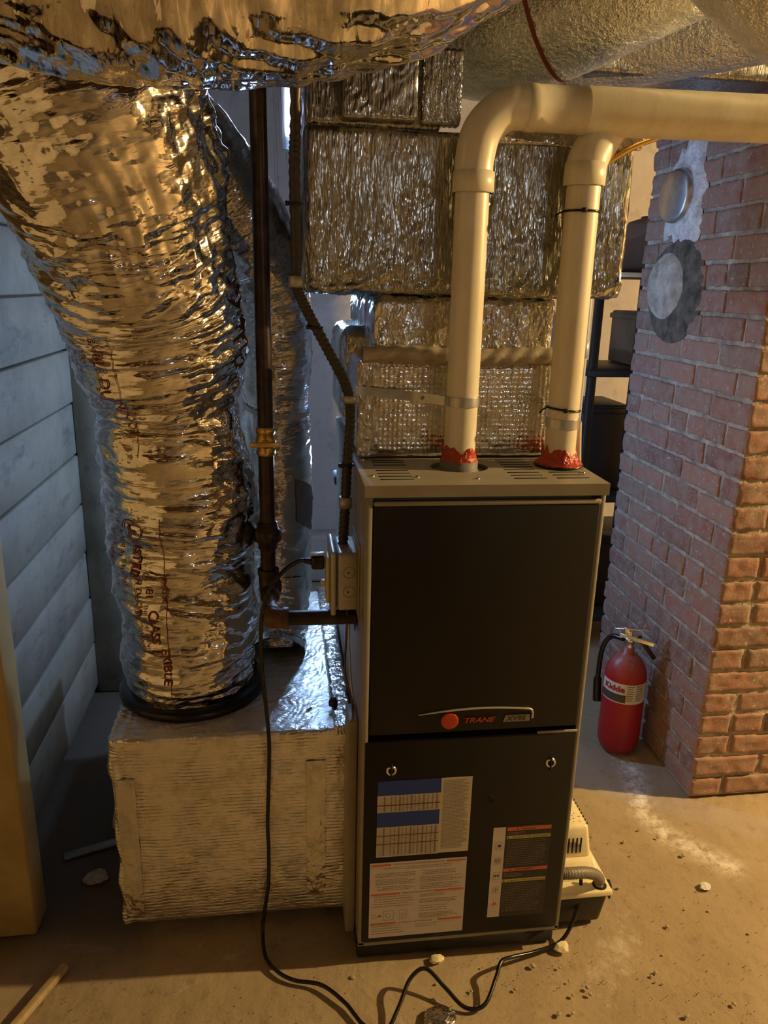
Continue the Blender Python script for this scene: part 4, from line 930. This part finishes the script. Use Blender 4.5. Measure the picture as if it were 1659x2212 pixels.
for nm, c_, lab in (('hanging_socket', BULB, 'bare bulb socket hanging by the right wall'), ('hanging_socket', FILL, 'socket added for the unseen fill light behind the viewer')):  # second socket is only a body added for the fill light
    t_ = thing(nm, (c_[0], c_[1], c_[2]), lab, 'lamp')
    MB().tube([(c_[0], c_[1], CEIL), (c_[0], c_[1], c_[2]+.11)], .003, 8).build('cord', M['black'], t_)
    MB().lathe([(.012, .11), (.022, .10), (.024, .055), (0, .05)], (c_[0], c_[1], c_[2]), 20).build('socket', M['bulb'], t_)

# ------------------------------------------------------------------ debris and cobwebs
def chip(name, x, y, s_, mat, label, cat, group=None, flat=.6):
    mb = MB(); bm = bmesh.new(); bmesh.ops.create_icosphere(bm, subdivisions=2, radius=1)
    sd_ = rr.random()*50
    V = []
    for v_ in bm.verts:
        n_ = 1+.35*float(vn(np.array(v_.co)*1.4+sd_, 3)); V.append((x+v_.co.x*s_*n_*1.2, y+v_.co.y*s_*n_, s_*flat*.75+v_.co.z*s_*flat*n_))
    mb.add(V, [[v_.index for v_ in f.verts] for f in bm.faces], False); bm.free()
    return tag(mb.build(name, mat), label, cat, group)
chip('stone', -.613, .31, .026, M['stone'], 'flat oval stone on the dark floor left of the ribbed box', 'stone', None, .3)
chip('paint_chip', .873, .125, .012, M['plaster'], 'small white paint chip on the floor right of the pump', 'chip')
chip('plaster_lump', .452, -.012, .014, M['cream'], 'pale lump on the floor at the right front corner of the furnace', 'lump')
chip('plaster_lump', .172, -.012, .012, M['cream'], 'pale lump on the floor under the middle of the furnace front', 'lump')
chip('foil_scrap', .150, -.150, .030, M['tape'], 'crumpled silver foil scrap on the floor at the bottom edge', 'scrap', None, .35)
o = MB().box(-.09, .09, -.012, .012, 0, .008, .002, 1, Matrix.Translation((-.62, .42, 0)) @ Matrix.Rotation(.35, 4, 'Z')).build('wood_scrap', M['torn']); tag(o, 'pale scrap strip on the dark floor by the ribbed box', 'scrap')
proto = None
for i in range(60):
    x = rr.uniform(-.05, .95); y = rr.uniform(-.35, -.02) if x < .6 else rr.uniform(-.35, .35); s_ = rr.uniform(.0018, .0055)
    if proto is None: proto = chip('gravel_chip', 0, 0, 1.0, M['stone'], 'small pale gravel chip on the floor in front of the furnace', 'gravel', 'gravel chips on the floor', .7); g = proto
    else: g = proto.copy(); COL.objects.link(g)
    if x > .46: tag(g, 'small pale gravel chip on the open floor right of the furnace', 'gravel', 'gravel chips on the right floor')
    else: tag(g, 'small pale gravel chip on the floor in front of the furnace', 'gravel', 'gravel chips on the floor')
    g.location = (x, y, -.001); g.scale = (s_, s_*rr.uniform(.7, 1.1), s_); g.rotation_euler = (0, 0, rr.uniform(0, 6))
mb = MB()
for i in range(900):
    x = rr.uniform(-.6, 1.3); y = rr.gauss(-.08, .16) if rr.random() < .7 else rr.uniform(-.4, .6); s_ = rr.uniform(.0006, .0017); a_ = rr.uniform(0, 6)
    if x > 1.0 and y > .45: continue
    V = [(x+s_*math.cos(a_+k_*2.1), y+s_*math.sin(a_+k_*2.1), -.001) for k_ in range(3)]+[(x, y, s_*1.1)]
    mb.add(V, [(0, 1, 3), (1, 2, 3), (2, 0, 3), (2, 1, 0)], False)
tag(mb.build('floor_grit', M['soot']), 'fine dark grit scattered over the concrete floor', 'grit', None, 'stuff')
mb = MB()
for i in range(9):
    x = -.165+rr.uniform(0, .05); mb.tube([(x, .45+rr.uniform(-.05, .05), 1.86), (x+rr.uniform(0, .03), .45, 1.86-rr.uniform(.08, .32))], .00022, 4)
tag(mb.build('cobweb', M['web']), 'wispy cobweb threads hanging beside the gas pipe', 'cobweb', None, 'stuff')
